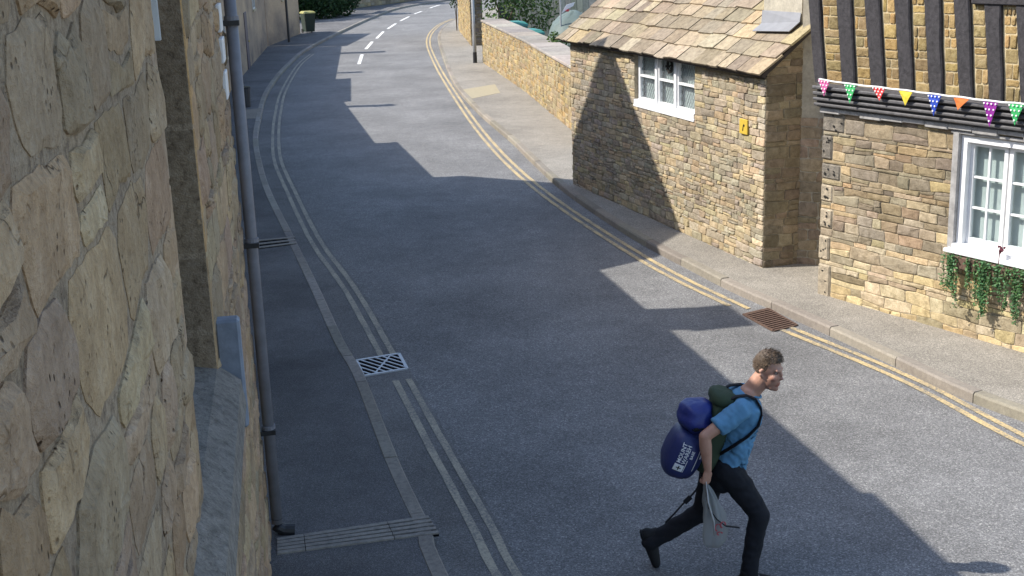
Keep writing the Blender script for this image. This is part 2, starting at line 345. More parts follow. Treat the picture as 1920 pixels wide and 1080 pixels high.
# ------------------------------------------------------------------ masonry
class Plane:
    def __init__(s, a, b, z0=0.0):
        s.o = V3((a[0], a[1], z0)); d = V3((b[0] - a[0], b[1] - a[1], 0)); s.L = d.length; s.u = d.normalized()
        n = V3((s.u.y, -s.u.x, 0)); s.n = n
    def face(s, p):
        if s.n.dot(V3(p) - s.o) < 0: s.n = -s.n
        return s
    def at(s, u, v, w=0.0): return s.o + s.u * u + V3((0, 0, v)) + s.n * w
    def uv(s, p): d = p - s.o; return d.dot(s.u), d.z
def courses(L, Hf, rows, lens, rng, holes=(), wav=.22, split=.15, joint=.014, slant=.18, v0=0.0, rnd=(.05, .16), rough=0):
    Hm = max(Hf(0), Hf(L / 2), Hf(L)); forced = sorted({h for q in holes for h in (q[1], q[3]) if v0 < h < Hm})
    b = [v0]
    while b[-1] < Hm - rows[0] * .5:
        nx = b[-1] + rng.uniform(*rows)
        for fv in forced:
            if b[-1] < fv - 1e-6 and nx > fv - rows[0] * .6: nx = fv; break
        b.append(min(nx, Hm) if nx > Hm - rows[0] * .5 else nx)
    sd = rng.uniform(0, 99); polys = []
    def bf(k, u):
        if k == 0 or k == len(b) - 1: return b[k]
        fl = 0 if any(abs(b[k] - q) < 1e-6 for q in forced) else 1
        return b[k] + fl * wav * (rows[0] + rows[1]) / 2 * (noise.noise(V3((u * 1.7, k * 3.7, sd))) + .6 * noise.noise(V3((u * 5.1, k * 3.7, sd + 9))))
    for k in range(len(b) - 1):
        lo, hi = b[k], b[k + 1]; iv = [(0.0, L)]
        for (a0, c0, a1, c1) in holes:
            if min(hi, c1) - max(lo, c0) > .3 * (hi - lo):
                iv = [z for (s0, s1) in iv for z in ((s0, min(s1, a0)), (max(s0, a1), s1)) if z[1] - z[0] > .03]
        for (s0, s1) in iv:
            cuts = [s0]; top = [s0]
            while True:
                nx = cuts[-1] + rng.uniform(*lens) * (1.25 if hi - lo > (rows[0] + rows[1]) / 2 else .9)
                if nx > s1 - lens[0] * .5: break
                cuts.append(nx); top.append(nx + rng.uniform(-slant, slant) * (hi - lo))
            cuts.append(s1); top.append(s1)
            for i in range(len(cuts) - 1):
                a0, a1, t0, t1 = cuts[i], cuts[i + 1], top[i], top[i + 1]
                bot = [(a0 + (a1 - a0) * q, bf(k, a0 + (a1 - a0) * q)) for q in (0, .5, 1)]
                tp = [(t1 + (t0 - t1) * q, min(bf(k + 1, t1 + (t0 - t1) * q), Hf(t1))) for q in (0, .5, 1)]
                if tp[1][1] - bot[1][1] < .02: continue
                if rng.random() < split and hi - lo > rows[0] * 1.05:
                    md = [((p[0] + q[0]) / 2, p[1] + (q[1] - p[1]) * rng.uniform(.4, .6)) for p, q in zip(bot, tp[::-1])]
                    polys.append(bot + md[::-1]); polys.append(md + tp)
                else: polys.append(bot + tp)
    out = []
    for p in polys:
        cx = sum(q[0] for q in p) / 6; cy = sum(q[1] for q in p) / 6
        w = max(q[0] for q in p) - min(q[0] for q in p); h = max(q[1] for q in p) - min(q[1] for q in p)
        j = joint * rng.uniform(.7, 1.5); ku = max(.5, 1 - j / max(w, .03)); kv = max(.5, 1 - j / max(h, .03))
        p = [(cx + (q[0] - cx) * ku, cy + (q[1] - cy) * kv) for q in p]
        r = []
        for i, q in enumerate(p):
            if i in (1, 4): r.append((q[0], q[1] + rng.uniform(-.02, .03) * h)); continue
            pr, nx = p[i - 1], p[(i + 1) % 6]; c = rng.uniform(*rnd)
            for o_ in (pr, nx):
                d = math.hypot(o_[0] - q[0], o_[1] - q[1]); t = min(c * min(w, h) / max(d, 1e-4), .45)
                r.append((q[0] + (o_[0] - q[0]) * t, q[1] + (o_[1] - q[1]) * t))
        if rough:
            r2 = []; cu_ = sum(q[0] for q in r) / len(r); cv_ = sum(q[1] for q in r) / len(r); sd2 = rng.uniform(0, 99)
            for i, q in enumerate(r):
                nx = r[(i + 1) % len(r)]; ns = max(1, min(6, int(math.hypot(nx[0] - q[0], nx[1] - q[1]) / rough)))
                for k2 in range(ns):
                    t = k2 / ns; a_ = q[0] + (nx[0] - q[0]) * t; b_ = q[1] + (nx[1] - q[1]) * t; kk = .16 * rough * noise.noise(V3((a_ * 14, b_ * 14, sd2))) + .10 * rough * noise.noise(V3((a_ * 40, b_ * 40, sd2)))
                    dl = math.hypot(a_ - cu_, b_ - cv_) + 1e-6; r2.append((a_ + (a_ - cu_) / dl * kk * 2.2, b_ + (b_ - cv_) / dl * kk * 2.2))
            r = r2
        out.append(r)
    return out
def stone(mb, pl, poly, front, rng, tn, back=-.02, dome=.5, inset=.14):
    n = len(poly); cx = sum(p[0] for p in poly) / n; cy = sum(p[1] for p in poly) / n
    k = 1 - inset
    tx, ty = rng.uniform(-.25, .25) * front, rng.uniform(-.25, .25) * front
    vs_ = [pl.at(p[0], p[1], back) for p in poly] + [pl.at(p[0], p[1], front * (1 - dome)) for p in poly]
    vs_ += [pl.at(cx + (p[0] - cx) * k, cy + (p[1] - cy) * k, front * rng.uniform(.75, 1.15) + tx * (p[0] - cx) / .2 + ty * (p[1] - cy) / .1) for p in poly]
    vs_.append(pl.at(cx, cy, front * rng.uniform(.9, 1.35)))
    fs = [(i, (i + 1) % n, n + (i + 1) % n, n + i) for i in range(n)] + [(n + i, n + (i + 1) % n, 2 * n + (i + 1) % n, 2 * n + i) for i in range(n)]
    fs += [(2 * n + i, 2 * n + (i + 1) % n, 3 * n) for i in range(n)]
    return mb.add(vs_, fs, tn)
def tints(rng, pal):
    c = rng.choice(pal); k = rng.uniform(.8, 1.18); return tuple(x * k * rng.uniform(.96, 1.04) for x in c)
PAL = [(1, 1, 1), (1.08, 1.03, .95), (.86, .87, .9), (1.12, 1.06, .9), (.95, .93, .95), (.78, .76, .76), (1.05, .95, .82)]
def masonry(parent, pl, polys, mat, front, rng, pal=PAL, name='stone', limit=300, dome=.5, inset=.14, rank=None, tf=None):
    polys = sorted(polys, key=rank or (lambda p: -(max(q[0] for q in p) - min(q[0] for q in p)) * (max(q[1] for q in p) - min(q[1] for q in p)) / (pl.at(p[0][0], p[0][1]) - CAM).length_squared))
    rest = MB()
    for i, p in enumerate(polys):
        tn = tints(rng, pal)
        if tf: k = tf(sum(q[0] for q in p) / len(p), sum(q[1] for q in p) / len(p)); tn = tuple(a * b for a, b in zip(tn, k))
        fr = rng.uniform(*front)
        if i < limit: stone(MB(), pl, p, fr, rng, tn, dome=dome, inset=inset).build(name, mat, parent, fix=False)
        else: stone(rest, pl, p, fr, rng, tn, dome=dome, inset=inset)
    if rest.v: tag(rest.build('small_' + name + 's', mat, parent, fix=False), kind='stuff')

# ================================================================== GROUND, ROAD, PAVEMENTS
R0 = random.Random(7)
tag(MB().add([(-260, -60, -.06), (260, -60, -.06), (260, 420, -.06), (-260, 420, -.06)], [(0, 1, 2, 3)]).build('ground', M['earth']), 'bare earth ground around the street', kind='structure')
KT = .11
kl_px = [(843, 1080), (817, 1003), (800, 967), (747, 857), (683, 700), (647, 640), (600, 540), (557, 453), (510, 360), (493, 310), (484, 262), (488, 225), (500, 177), (522, 142), (545, 117), (570, 95), (600, 78), (640, 58), (700, 31), (753, 13), (833, 0), (960, -16)]
kerb_l = smooth_line([V3((2.4, -3, 0)), V3((1.1, 3, 0))] + [G(x, y, KT) for x, y in kl_px], .3)
kr_px = [(2050, 828), (1915, 770), (1797, 725), (1680, 670), (1567, 618), (1468, 574), (1380, 536), (1300, 496), (1180, 432), (1057, 350), (990, 290), (957, 258), (890, 200), (847, 147), (823, 83), (822, 62), (835, 46), (862, 33), (930, 12), (1030, 0)]
kerb_r = smooth_line([V3((9.6, -3, 0)), V3((7.6, 3, 0))] + [G(x, y, KT) for x, y in kr_px], .3)
def strip(a, b, z):
    n = min(len(a), len(b)); ia = [a[round(i * (len(a) - 1) / (n - 1))] for i in range(n)]; ib = [b[round(i * (len(b) - 1) / (n - 1))] for i in range(n)]
    return MB().add([V3((p.x, p.y, z)) for p in ia] + [V3((p.x, p.y, z)) for p in ib], [(i, i + 1, n + i + 1, n + i) for i in range(n - 1)])
tag(strip(offset(kerb_l, .2), offset(kerb_r, -.2), 0).build('road', M['road']), 'two lane asphalt road bending left then right', kind='structure')
yl_mid = smooth_line([(G(x, y, .008)) for x, y in [(1035, 1200), (944, 1068), (900, 980), (817, 830), (749, 703), (723, 660), (655, 540), (592, 452), (545, 358), (520.5, 300), (517, 253), (521, 213), (532, 170), (560, 123), (585, 101)]], .25)
def upto(line, y0, y1): return [p for p in line if y0 <= p.y <= y1]
gut_in = offset(upto(kerb_l, 0, 56), -.01); gut_out = offset(upto(yl_mid, 0, 56), -.14)
tag(strip(gut_in, gut_out, .004).build('gutter_strip', M['gutter']), 'smoother grey gutter strip along the left kerb', kind='structure')
# pavements: left
facade_px = [(530, 1090), (524, 1008)]
FAC = [V3((-.9, -6, 0)), V3((-.42, 0, 0)), V3((-1.95, 9.3, 0)), V3((-2.2, 9.6, 0)), V3((-3.83, 17.2, 0)), V3((-5.5, 24.8, 0)), V3((-6.52, 29.3, 0)), V3((-8.2, 37.2, 0)), V3((-8.97, 44.5, 0)), V3((-10.2, 56.7, 0)), V3((-9.8, 63.5, 0))]
kin_l = offset(kerb_l, .125)
inner = [p for p in kin_l]
back = [V3((-2, -6, 0)), V3((-2.4, 0, 0)), V3((-4, 9, 0)), V3((-6, 17, 0)), V3((-8, 25, 0)), V3((-10, 37, 0)), V3((-12, 50, 0)), V3((-12.5, 62, 0)), G(560, 47), G(583, 44), G(683, 32), G(700, 27), G(753, 9), G(833, -4), G(960, -19)]
# matched strip so the slab has a top, and a front face behind the kerb stones
back = smooth_line(back, .3)
n = 220
ia = [inner[round(i * (len(inner) - 1) / (n - 1))] for i in range(n)]
def nearest_back(i): return back[round(i * (len(back) - 1) / (n - 1))]
# pair by distance along
ib = [nearest_back(i) for i in range(n)]
pm = MB().add([V3((p.x, p.y, KT - .006)) for p in ia] + [V3((p.x, p.y, KT - .006)) for p in ib] + [V3((p.x, p.y, -.05)) for p in ia], [(i, i + 1, n + i + 1, n + i) for i in range(n - 1)] + [(i, i + 1, 2 * n + i + 1, 2 * n + i) for i in range(n - 1)])
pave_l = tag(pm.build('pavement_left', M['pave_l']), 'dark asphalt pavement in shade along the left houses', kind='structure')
def kerbs(line, side, parent, mat, step, rng, ymin, ymax, h=KT):
    fine = line; acc = 0; cur = [fine[0]]; segs = []
    for i in range(1, len(fine)):
        cur.append(fine[i]); acc += (fine[i] - fine[i - 1]).length
        if acc >= step * rng.uniform(.9, 1.1): segs.append(cur); cur = [fine[i]]; acc = 0
    rest = MB()
    for sg in segs:
        a, b = sg[0], sg[-1]
        if b.y < ymin or a.y > ymax: continue
        m = MB(); o0 = [p for p in sg]; d = [(sg[min(i + 1, len(sg) - 1)] - sg[max(i - 1, 0)]).normalized() for i in range(len(sg))]
        nn = [V3((-t.y, t.x, 0)) * side for t in d]
        tg = (b - a).normalized() * .006
        o0[0] = o0[0] + tg; o0[-1] = o0[-1] - tg
        k = rng.uniform(-.004, .004); vs_ = []
        prof = [(0, -.05), (0, h - .022), (.016, h), (.12, h), (.128, h - .012), (.128, -.05)]
        for p, q in zip(o0, nn): vs_ += [V3((p.x, p.y, 0)) + q * w + V3((0, 0, z + (k if z > 0 else 0))) for w, z in prof]
        c = len(prof); fs = [(i * c + j, i * c + j + 1, (i + 1) * c + j + 1, (i + 1) * c + j) for i in range(len(sg) - 1) for j in range(c - 1)] + [tuple(range(c)), tuple(range((len(sg) - 1) * c, len(sg) * c))]
        t = rng.uniform(.82, 1.12); m.add(vs_, fs, (t, t * rng.uniform(.97, 1.02), t * rng.uniform(.94, 1.02)))
        m.build('kerb_stone', mat, parent)
kerbs(kerb_l, 1, pave_l, M['kerb'], .92, R0, 7, 100)
# right pavement
C0, CF = G(1430, 503, .1), G(1075, 345, .1)
T0, T1 = G(1535, 550, .1), G(1915, 660, .1)
_kn = V3((CF.y - C0.y, -(CF.x - C0.x), 0)).normalized(); C1 = C0 + _kn * .52; DD = C1 + V3((.3, -.14, 0))
inner_r = offset(kerb_r, -.125)
rb = smooth_line([V3((13, -3, 0)), V3((11, 3, 0)), V3((8.6, 9.5, 0)), T1 + V3((.6, .4, 0)), V3((4.8, 17, 0)), V3((3.2, 20, 0)), V3((2.2, 24, 0)), V3((2.6, 29, 0)), V3((1.2, 40, 0)), V3((.4, 47, 0)), V3((0, 56, 0)), V3((0, 68, 0)), V3((3, 80, 0)), V3((9, 90, 0))], .3)
ia = [inner_r[round(i * (len(inner_r) - 1) / (n - 1))] for i in range(n)]; ib = [rb[round(i * (len(rb) - 1) / (n - 1))] for i in range(n)]
pm = MB().add([V3((p.x, p.y, KT - .006)) for p in ia] + [V3((p.x, p.y, KT - .006)) for p in ib] + [V3((p.x, p.y, -.05)) for p in ia], [(i, i + 1, n + i + 1, n + i) for i in range(n - 1)] + [(i, i + 1, 2 * n + i + 1, 2 * n + i) for i in range(n - 1)])
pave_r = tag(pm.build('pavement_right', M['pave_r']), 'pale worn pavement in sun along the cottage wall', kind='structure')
kerbs(kerb_r, -1, pave_r, M['kerb_r'], 1.0, R0, 5, 75)
ground_z = KT - .006
def slab(px, name, mat, parent, z=ground_z, h=.004, tn=(1, 1, 1)):
    P = [G(x, y, z) for x, y in px]; return MB().prism([(p.x, p.y) for p in P], z - .02, z + h, tn).build(name, mat, parent)
slab([(868, 168), (928, 158), (938, 174), (885, 185)], 'paving_slab', plain('buff_paving', (.33, .29, .2), .9, .2, 0, .12, 9), pave_r)
slab([(444, 207), (490, 203), (489, 222), (444, 223)], 'threshold_slab', M['kerb_r'], pave_l)
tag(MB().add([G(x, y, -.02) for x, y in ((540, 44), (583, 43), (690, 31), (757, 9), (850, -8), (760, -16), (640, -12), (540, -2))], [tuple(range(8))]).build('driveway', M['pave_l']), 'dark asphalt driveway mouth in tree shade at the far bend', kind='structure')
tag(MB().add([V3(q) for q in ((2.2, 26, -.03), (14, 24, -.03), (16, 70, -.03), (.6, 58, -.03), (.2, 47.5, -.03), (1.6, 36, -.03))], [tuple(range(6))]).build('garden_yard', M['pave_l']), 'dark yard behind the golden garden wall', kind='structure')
# painted lines
def dbl(px, name, label, mat, cuts, y1=99):
    mid = smooth_line([G(x, y, .008) for x, y in px], .22)
    for sgn, wh in ((1, 'left'), (-1, 'right')):
        o = offset(mid, sgn * .072); mb = MB(); run = []
        for p in o:
            if any(a < p.y < b for a, b in cuts):
                if len(run) > 1: ribbon(run, .07, .0085, mb, .004, R0)
                run = []
            else: run.append(p)
        if len(run) > 1: ribbon(run, .07, .0085, mb, .004, R0)
        tag(mb.build(name, mat), label % wh, kind='structure')
g1 = G(710, 684).y
dbl([(1035, 1200), (944, 1068), (900, 980), (817, 830), (749, 703), (723, 660), (655, 540), (592, 452), (545, 358), (520.5, 300), (517, 253), (521, 213), (532, 170), (560, 123), (585, 101)], 'yellow_line', '%s stripe of the double yellow line on the left kerb', M['yellow_l'], [(13.0, 13.75)])
dbl([(2250, 985), (1915, 822), (1700, 710), (1475, 616), (1388, 577), (1200, 481), (1000, 346), (900, 245), (835, 150), (811, 105), (803, 80), (808, 62), (825, 46), (850, 35)], 'yellow_line', '%s stripe of the double yellow line on the right kerb', M['yellow'], [(14.33, 15.12)])
for (a, b) in [((673, 120), (679, 102)), ((686, 92), (698, 78)), ((706, 72), (719, 59)), ((727, 54), (742, 44)), ((751, 39), (767, 31)), ((777, 26), (791, 21)), ((806, 15), (825, 9))]:
    p, q = G(*a, .006), G(*b, .006); pts = [p + (q - p) * (i / 6) for i in range(7)]
    tag(ribbon(pts, .13, .006, None, .006, R0).build('centre_line_dash', M['whiteline']), 'short white centre line dash painted on the sunlit bend', kind='structure')
far_y = smooth_line([G(x, y, .008) for x, y in [(630, 65), (655, 52), (692, 35)]], .5)
tag(ribbon(far_y, .14, .008, None, .01, R0).build('yellow_line', M['yellow']), 'faint far yellow line in the sunlit junction', kind='structure')

# ---- drain grates and channels
def quad_frame(px, z):
    a, b, c, d = [G(x, y, z) for x, y in px]; return a, b, c, d
def lerp2(q, s, t): a, b, c, d = q; return (a * (1 - s) + b * s) * (1 - t) + (d * (1 - s) + c * s) * t
def bar(mb, p, q, w, z0, z1, tn=(1, 1, 1)):
    t = (q - p); t.z = 0; t.normalize(); s = V3((-t.y, t.x, 0)) * w / 2
    mb.prism([(p + s).xy, (q + s).xy, (q - s).xy, (p - s).xy], z0, z1, tn)
q = quad_frame([(668, 676), (748, 663), (763, 691), (681, 705)], .012)
dg = thing('drain_grate', 'pale metal drain grate with diagonal bars beside left kerb', 'drain grate', V3(((q[0].x + q[2].x) / 2, (q[0].y + q[2].y) / 2, 0)))
MB().prism([p.xy for p in q], .0055, .0095).build('pit_shade_plate', M['gap_shade'], dg)  # flat black plate on the road, painted as the pit's shade
fr = MB()
for i in range(4): bar(fr, q[i], q[(i + 1) % 4], .035, .003, .02)
fr.build('frame', M['galv'], dg)
for k in range(-4, 6):           # diagonal bars
    pts = []
    s0 = k * .17 + .08
    for t in (0, 1):
        pts.append((s0 + t * .62, t))
    (sa, ta), (sb, tb) = pts
    def clip(s, t, s2, t2):
        if s < 0: r = (0 - s) / (s2 - s); return 0, t + (t2 - t) * r
        if s > 1: r = (1 - s) / (s2 - s); return 1, t + (t2 - t) * r
        return s, t
    if sb <= .03 or sa >= .97: continue
    p1 = clip(sa, ta, sb, tb); p2 = clip(sb, tb, sa, ta)
    mb = MB(); bar(mb, lerp2(q, *p1), lerp2(q, *p2), .021, .004, .018); mb.build('bar', M['galv'], dg)
mb = MB(); bar(mb, lerp2(q, .78, .05), lerp2(q, .28, .95), .02, .004, .0172); mb.build('cross_bar', M['galv'], dg)
q = quad_frame([(1394, 589), (1440, 578), (1494, 609), (1450, 620)], .012)
dg = thing('drain_grate', 'rusty brown slotted drain grate set in the right yellow lines', 'drain grate', V3(((q[0].x + q[2].x) / 2, (q[0].y + q[2].y) / 2, 0)))
MB().prism([p.xy for p in q], .0055, .0095).build('pit_shade_plate', M['gap_shade'], dg)  # black plate again stands in for the shade below the bars
fr = MB()
for i in range(4): bar(fr, q[i], q[(i + 1) % 4], .03, .003, .016)
fr.build('frame', M['rust'], dg)
for k in range(11):
    t = (k + .8) / 11.6; mb = MB(); bar(mb, lerp2(q, 0, t), lerp2(q, 1, t), .03, .004, .02); mb.build('bar', M['rust'], dg)
# ribbed channel across left pavement
q = quad_frame([(520, 1012), (803, 969), (823, 1001), (520, 1040)], ground_z)
ch = thing('drainage_channel', 'ribbed iron drainage channel crossing the pavement below the downpipe', 'drain channel', V3(((q[0].x + q[2].x) / 2, (q[0].y + q[2].y) / 2, ground_z)))
MB().prism([p.xy for p in q], ground_z - .02, ground_z + .003).build('base_plate', M['gap_shade'], ch)
for k in range(5):
    t = .06 + k * .22
    for (s0, s1) in ((0, .17), (.175, .72), (.725, 1)):
        mb = MB(); bar(mb, lerp2(q, s0, t), lerp2(q, s1, t), .042, ground_z, ground_z + .014, (1, 1, 1)); mb.build('rib', M['kerb'], ch)
q = quad_frame([(463, 452), (552, 444), (556, 458), (464, 470)], ground_z)
ch = thing('drainage_channel', 'narrow pale two-rib channel crossing the left pavement halfway up', 'drain channel', V3(((q[0].x + q[2].x) / 2, (q[0].y + q[2].y) / 2, ground_z)))
MB().prism([p.xy for p in q], ground_z - .02, ground_z + .003).build('base_plate', M['gap_shade'], ch)
for k in range(3):
    mb = MB(); bar(mb, lerp2(q, 0, .1 + k * .38), lerp2(q, 1, .1 + k * .38), .085, ground_z, ground_z + .012); mb.build('rib', M['kerb'], ch)

# ================================================================== LEFT SIDE HOUSES
def wbox(mb, pl, u0, u1, v0, v1, w0, w1, tn=(1, 1, 1)):
    c = pl.at((u0 + u1) / 2, (v0 + v1) / 2, (w0 + w1) / 2)
    return mb.box(c, pl.u * ((u1 - u0) / 2), pl.n * ((w1 - w0) / 2), V3((0, 0, (v1 - v0) / 2)), tn)
def wcbox(mb, pl, u0, u1, v0, v1, w0, w1, ch=.008, tn=(1, 1, 1)):
    c = pl.at((u0 + u1) / 2, (v0 + v1) / 2, (w0 + w1) / 2)
    return mb.cbox(c, pl.u * ((u1 - u0) / 2), pl.n * ((w1 - w0) / 2), V3((0, 0, (v1 - v0) / 2)), ch, tn)
def roof_slabs(mb, pl, u0, u1, eave, depth, pitch, over=.14, th=.09):
    tp = math.tan(pitch); rz = eave + (depth / 2 + over) * tp
    for side in (0, 1):
        w_e = over if side == 0 else -depth - over
        P = [pl.at(u0, eave, w_e), pl.at(u1, eave, w_e), pl.at(u1, rz, -depth / 2), pl.at(u0, rz, -depth / 2)]
        mb.sweep(P, V3((0, 0, th)))
    return rz
def chimney(parent, pl, u0, u1, w0, w1, z0, z1, pots=2):
    m = MB(); wbox(m, pl, u0, u1, z0, z1 - .12, w0, w1); wbox(m, pl, u0 - .05, u1 + .05, z1 - .12, z1, w0 - .05, w1 + .05)
    ch = m.build('chimney', M['cottage_stone'], parent)
    for k in range(pots):
        c = pl.at(u0 + (u1 - u0) * (k + .5) / pots, z1, (w0 + w1) / 2)
        MB().tube([c, c + V3((0, 0, .28))], [.09, .075], 10).build('chimney_pot', M['rust'], ch)
def hwindow(parent, pl, u0, u1, v0, v1, mat):
    m = MB(); t = .06
    wbox(m, pl, u0, u1, v0, v0 + t, -.02, .03); wbox(m, pl, u0, u1, v1 - t, v1, -.02, .03)
    wbox(m, pl, u0, u0 + t, v0 + t, v1 - t, -.02, .03); wbox(m, pl, u1 - t, u1, v0 + t, v1 - t, -.02, .03)
    wbox(m, pl, (u0 + u1) / 2 - .02, (u0 + u1) / 2 + .02, v0 + t, v1 - t, -.02, .025)
    w = m.build('window', mat, parent)
    m = MB(); wbox(m, pl, u0 + t, u1 - t, v0 + t, v1 - t, .002, .008); m.build('pane', M['darkplastic'], w)
    m = MB(); wbox(m, pl, u0 - .08, u1 + .08, v0 - .08, v0 - .002, -.02, .07); m.build('sill', M['quoin'], w)
def house(name, label, a, b, eave, depth, wall_mat, pitch=math.radians(37), wins=(), door=None, chims=()):
    pl = Plane(a, b).face((50, (a[1] + b[1]) / 2, 0)); h = thing(name, label, 'house', V3((pl.at(pl.L / 2, 0, -depth / 2))))
    m = MB(); tp = math.tan(pitch)
    prof = [(0, -.05), (0, eave), (-depth / 2, eave + depth / 2 * tp), (-depth, eave), (-depth, -.05)]
    m.sweep([pl.at(0, z, w) for w, z in prof], pl.u * pl.L); m.build('wall', wall_mat, h)
    r = MB(); rz = roof_slabs(r, pl, -.12, pl.L + .05, eave, depth, pitch); r.build('roof', M['slate'], h)
    for (u0, u1, v0, v1) in wins: hwindow(h, pl, u0, u1, v0, v1, M['oldwhite'])
    if door:
        m = MB(); wcbox(m, pl, door, door + .9, .1, 2.1, -.02, .03); d = m.build('door', M['gate'], h)
        k = MB().ball(pl.at(door + .8, 1.05, .05), .03, n=8, m=6); k.build('handle', M['brass'], d)
    for c in chims: chimney(h, pl, *c)
    return h, pl

# ---- the house the camera hangs on
TH = math.radians(9.6); cu = V3((-math.sin(TH), math.cos(TH), 0)); cn = V3((math.cos(TH), math.sin(TH), 0))
cw0 = -cn * .42
cpl = Plane(cw0, cw0 + cu * 9.45).face((5, 0, 0)); CL = 9.45
rn = random.Random(11)
hs = thing('stone_house', 'large honey stone house wall filling the left edge of the view', 'house', cpl.at(4, 0, -2))
WU0, WU1, WV0, WV1 = 4.42, 5.75, 2.74, 4.86
m = MB()
wbox(m, cpl, -5, CL, -.05, WV0 - .16, -5, 0); wbox(m, cpl, -5, WU0, WV0 - .16, 4.85, -5, 0); wbox(m, cpl, WU1, CL, WV0 - .16, 4.85, -5, 0); wbox(m, cpl, WU0, WU1, WV0 - .16, 4.85, -5, -.3)
m.build('wall', M['near_mortar'], hs)
r = MB(); roof_slabs(r, cpl, -5, CL + .5, 4.79, 5, math.radians(37)); r.build('roof', M['slate'], hs)
holes = [(WU0 - .0, WV0 - .14, WU1 + .0, 9)]
polys = courses(CL - .9, lambda u: 4.8, (.13, .3), (.22, .62), rn, [(a - .9, b, c - .9, d) for a, b, c, d in holes], .42, .3, .026, .45, rnd=(.05, .3), rough=.05)
polys = [[(p[0] + .9, p[1]) for p in q] for q in polys]
NPAL = [(1, 1, 1), (1.05, 1.02, .96), (.95, .95, .96), (1.06, 1.03, .98), (.9, .9, .91), (1.0, .95, .88)]
masonry(hs, cpl, polys, M['near_stone'], (.006, .024), rn, NPAL, inset=.2, dome=.75)
# window in it: reveal blocks, frame, pane, sloped sill
zz = WV0
win = MB(); wbox(win, cpl, WU0, WU0 + .05, WV0, 4.84, -.2, -.13); wbox(win, cpl, WU1 - .05, WU1, 4.2, 4.84, -.2, -.092); wbox(win, cpl, WU0 + .05, WU1 - .05, WV0, WV0 + .06, -.2, -.13); wbox(win, cpl, (WU0 + WU1) / 2 - .025, (WU0 + WU1) / 2 + .025, WV0 + .06, 4.84, -.195, -.135)
win = win.build('window', M['white'], hs)
for a, b in ((WU0 + .05, (WU0 + WU1) / 2 - .025), ((WU0 + WU1) / 2 + .025, WU1 - .05)):
    m = MB(); wbox(m, cpl, a, b, WV0 + .06, 4.84, -.17, -.162); m.build('pane', M['glass'], win)
for side, uu in ((0, WU0), (1, WU1)):
    z = WV0 - .12
    for h in (.62, .58, .7, .3):
        z1 = min(z + h, 4.84); m = MB()
        wcbox(m, cpl, uu - (.0 if side else .16), uu + (.16 if side else .0), z + .006, z1 - .006, -.31, .006, .008, tints(rn, [(1, 1, 1), (1.1, 1.02, .9), (.9, .9, .9)])); m.build('jamb_stone', M['reveal'] if side else M['near_stone'], hs); z = z1
        if z > 4.8: break
sl = MB(); P = [(-.3, 2.76), (0, 2.70), (.1, 2.62), (.115, 2.5), (.0, 2.5), (-.3, 2.5)]
sl.sweep([cpl.at(3.3, z, w) for w, z in P], cpl.u * 2.5)
sl.build('window_sill', M['sill'], hs)
m = MB(); wcbox(m, cpl, 5.84, 5.93, 2.36, 2.9, .0, .115, .012); m.build('sill_stop', plain('blue_grey_lead', (.2, .23, .28), .6, .4, 0, .25, 14, .004, 30), hs)
m = MB()
for (v0, v1) in ((3.58, 3.76), (3.82, 3.98), (4.02, 4.2), (4.26, 4.42)): wcbox(m, cpl, 8.72, 9.0, v0, v1, .0, .03, .006)
m.build('window_casing', M['white'], hs)
# downpipe with sockets, brackets and shoe
pc = cpl.at(9.36, 0, .075)
pp = MB().tube([pc + V3((0, 0, z)) for z in (.2, 4.9)], .043, 14).build('downpipe', M['pipe'], hs, smooth=True)
for z in (.95, 2.42, 4.02):
    MB().tube([pc + V3((0, 0, z)), pc + V3((0, 0, z + .07))], .053, 14).build('pipe_socket', M['pipe'], pp)
    m = MB(); wbox(m, cpl, 9.3, 9.42, z + .005, z + .04, -.01, .128); m.build('bracket', M['blackmetal'], pp)
MB().tube([pc + V3((0, 0, .24)), pc + V3((0, 0, .17)), pc + cpl.n * .05 + V3((0, 0, .135)), pc + cpl.n * .13 + V3((0, 0, .125))], [.048, .05, .05, .052], 12).build('shoe', M['blackmetal'], pp)

# ---- its neighbours up the street (they throw the shadows over the road)
house('stone_house', 'tall stone house with a chimney just beyond the grey downpipe', (-2.2, 9.62), (-3.83, 17.15), 4.85, 5, M['cottage_stone'], wins=((1, 2, 1.1, 2.3), (4.5, 5.5, 1.1, 2.3), (1, 2, 3.2, 4.3), (4.5, 5.5, 3.2, 4.3)), door=3, chims=((5.2, 6.0, -1.55, -.95, 4.9, 7.05, 2),))
# gable-fronted house
ga, gb = V3((-3.86, 17.2, 0)), V3((-5.5, 24.8, 0)); gp = Plane(ga, gb).face((20, 20, 0))
gh = thing('gabled_house', 'steep gabled stone house throwing the pointed shadow on the cottage wall', 'house', gp.at(3.8, 0, -3))
def gu(y): return (y - 17.2) / (24.8 - 17.2) * gp.L
prof = [(17.2, -.05), (17.2, 4.95), (17.9, 6.15), (18.93, 6.95), (21.5, 9.4), (23.43, 6.55), (24.75, 4.65), (24.78, -.05)]
MB().sweep([gp.at(gu(y), z, 0) for y, z in prof], -gp.n * 6).build('wall', M['cottage_stone'], gh)
r = MB()
for (y0, z0), (y1, z1) in (((17.15, 4.95), (17.9, 6.15)), ((17.9, 6.15), (18.93, 6.95)), ((18.93, 6.95), (21.5, 9.4)), ((21.5, 9.4), (23.43, 6.55)), ((23.43, 6.55), (24.8, 4.6))):
    r.sweep([gp.at(gu(y0), z0 + .004, -.06), gp.at(gu(y1), z1 + .004, -.06), gp.at(gu(y1), z1 + .004, -6), gp.at(gu(y0), z0 + .004, -6)], V3((0, 0, .05)))
r.build('roof', M['slate'], gh)
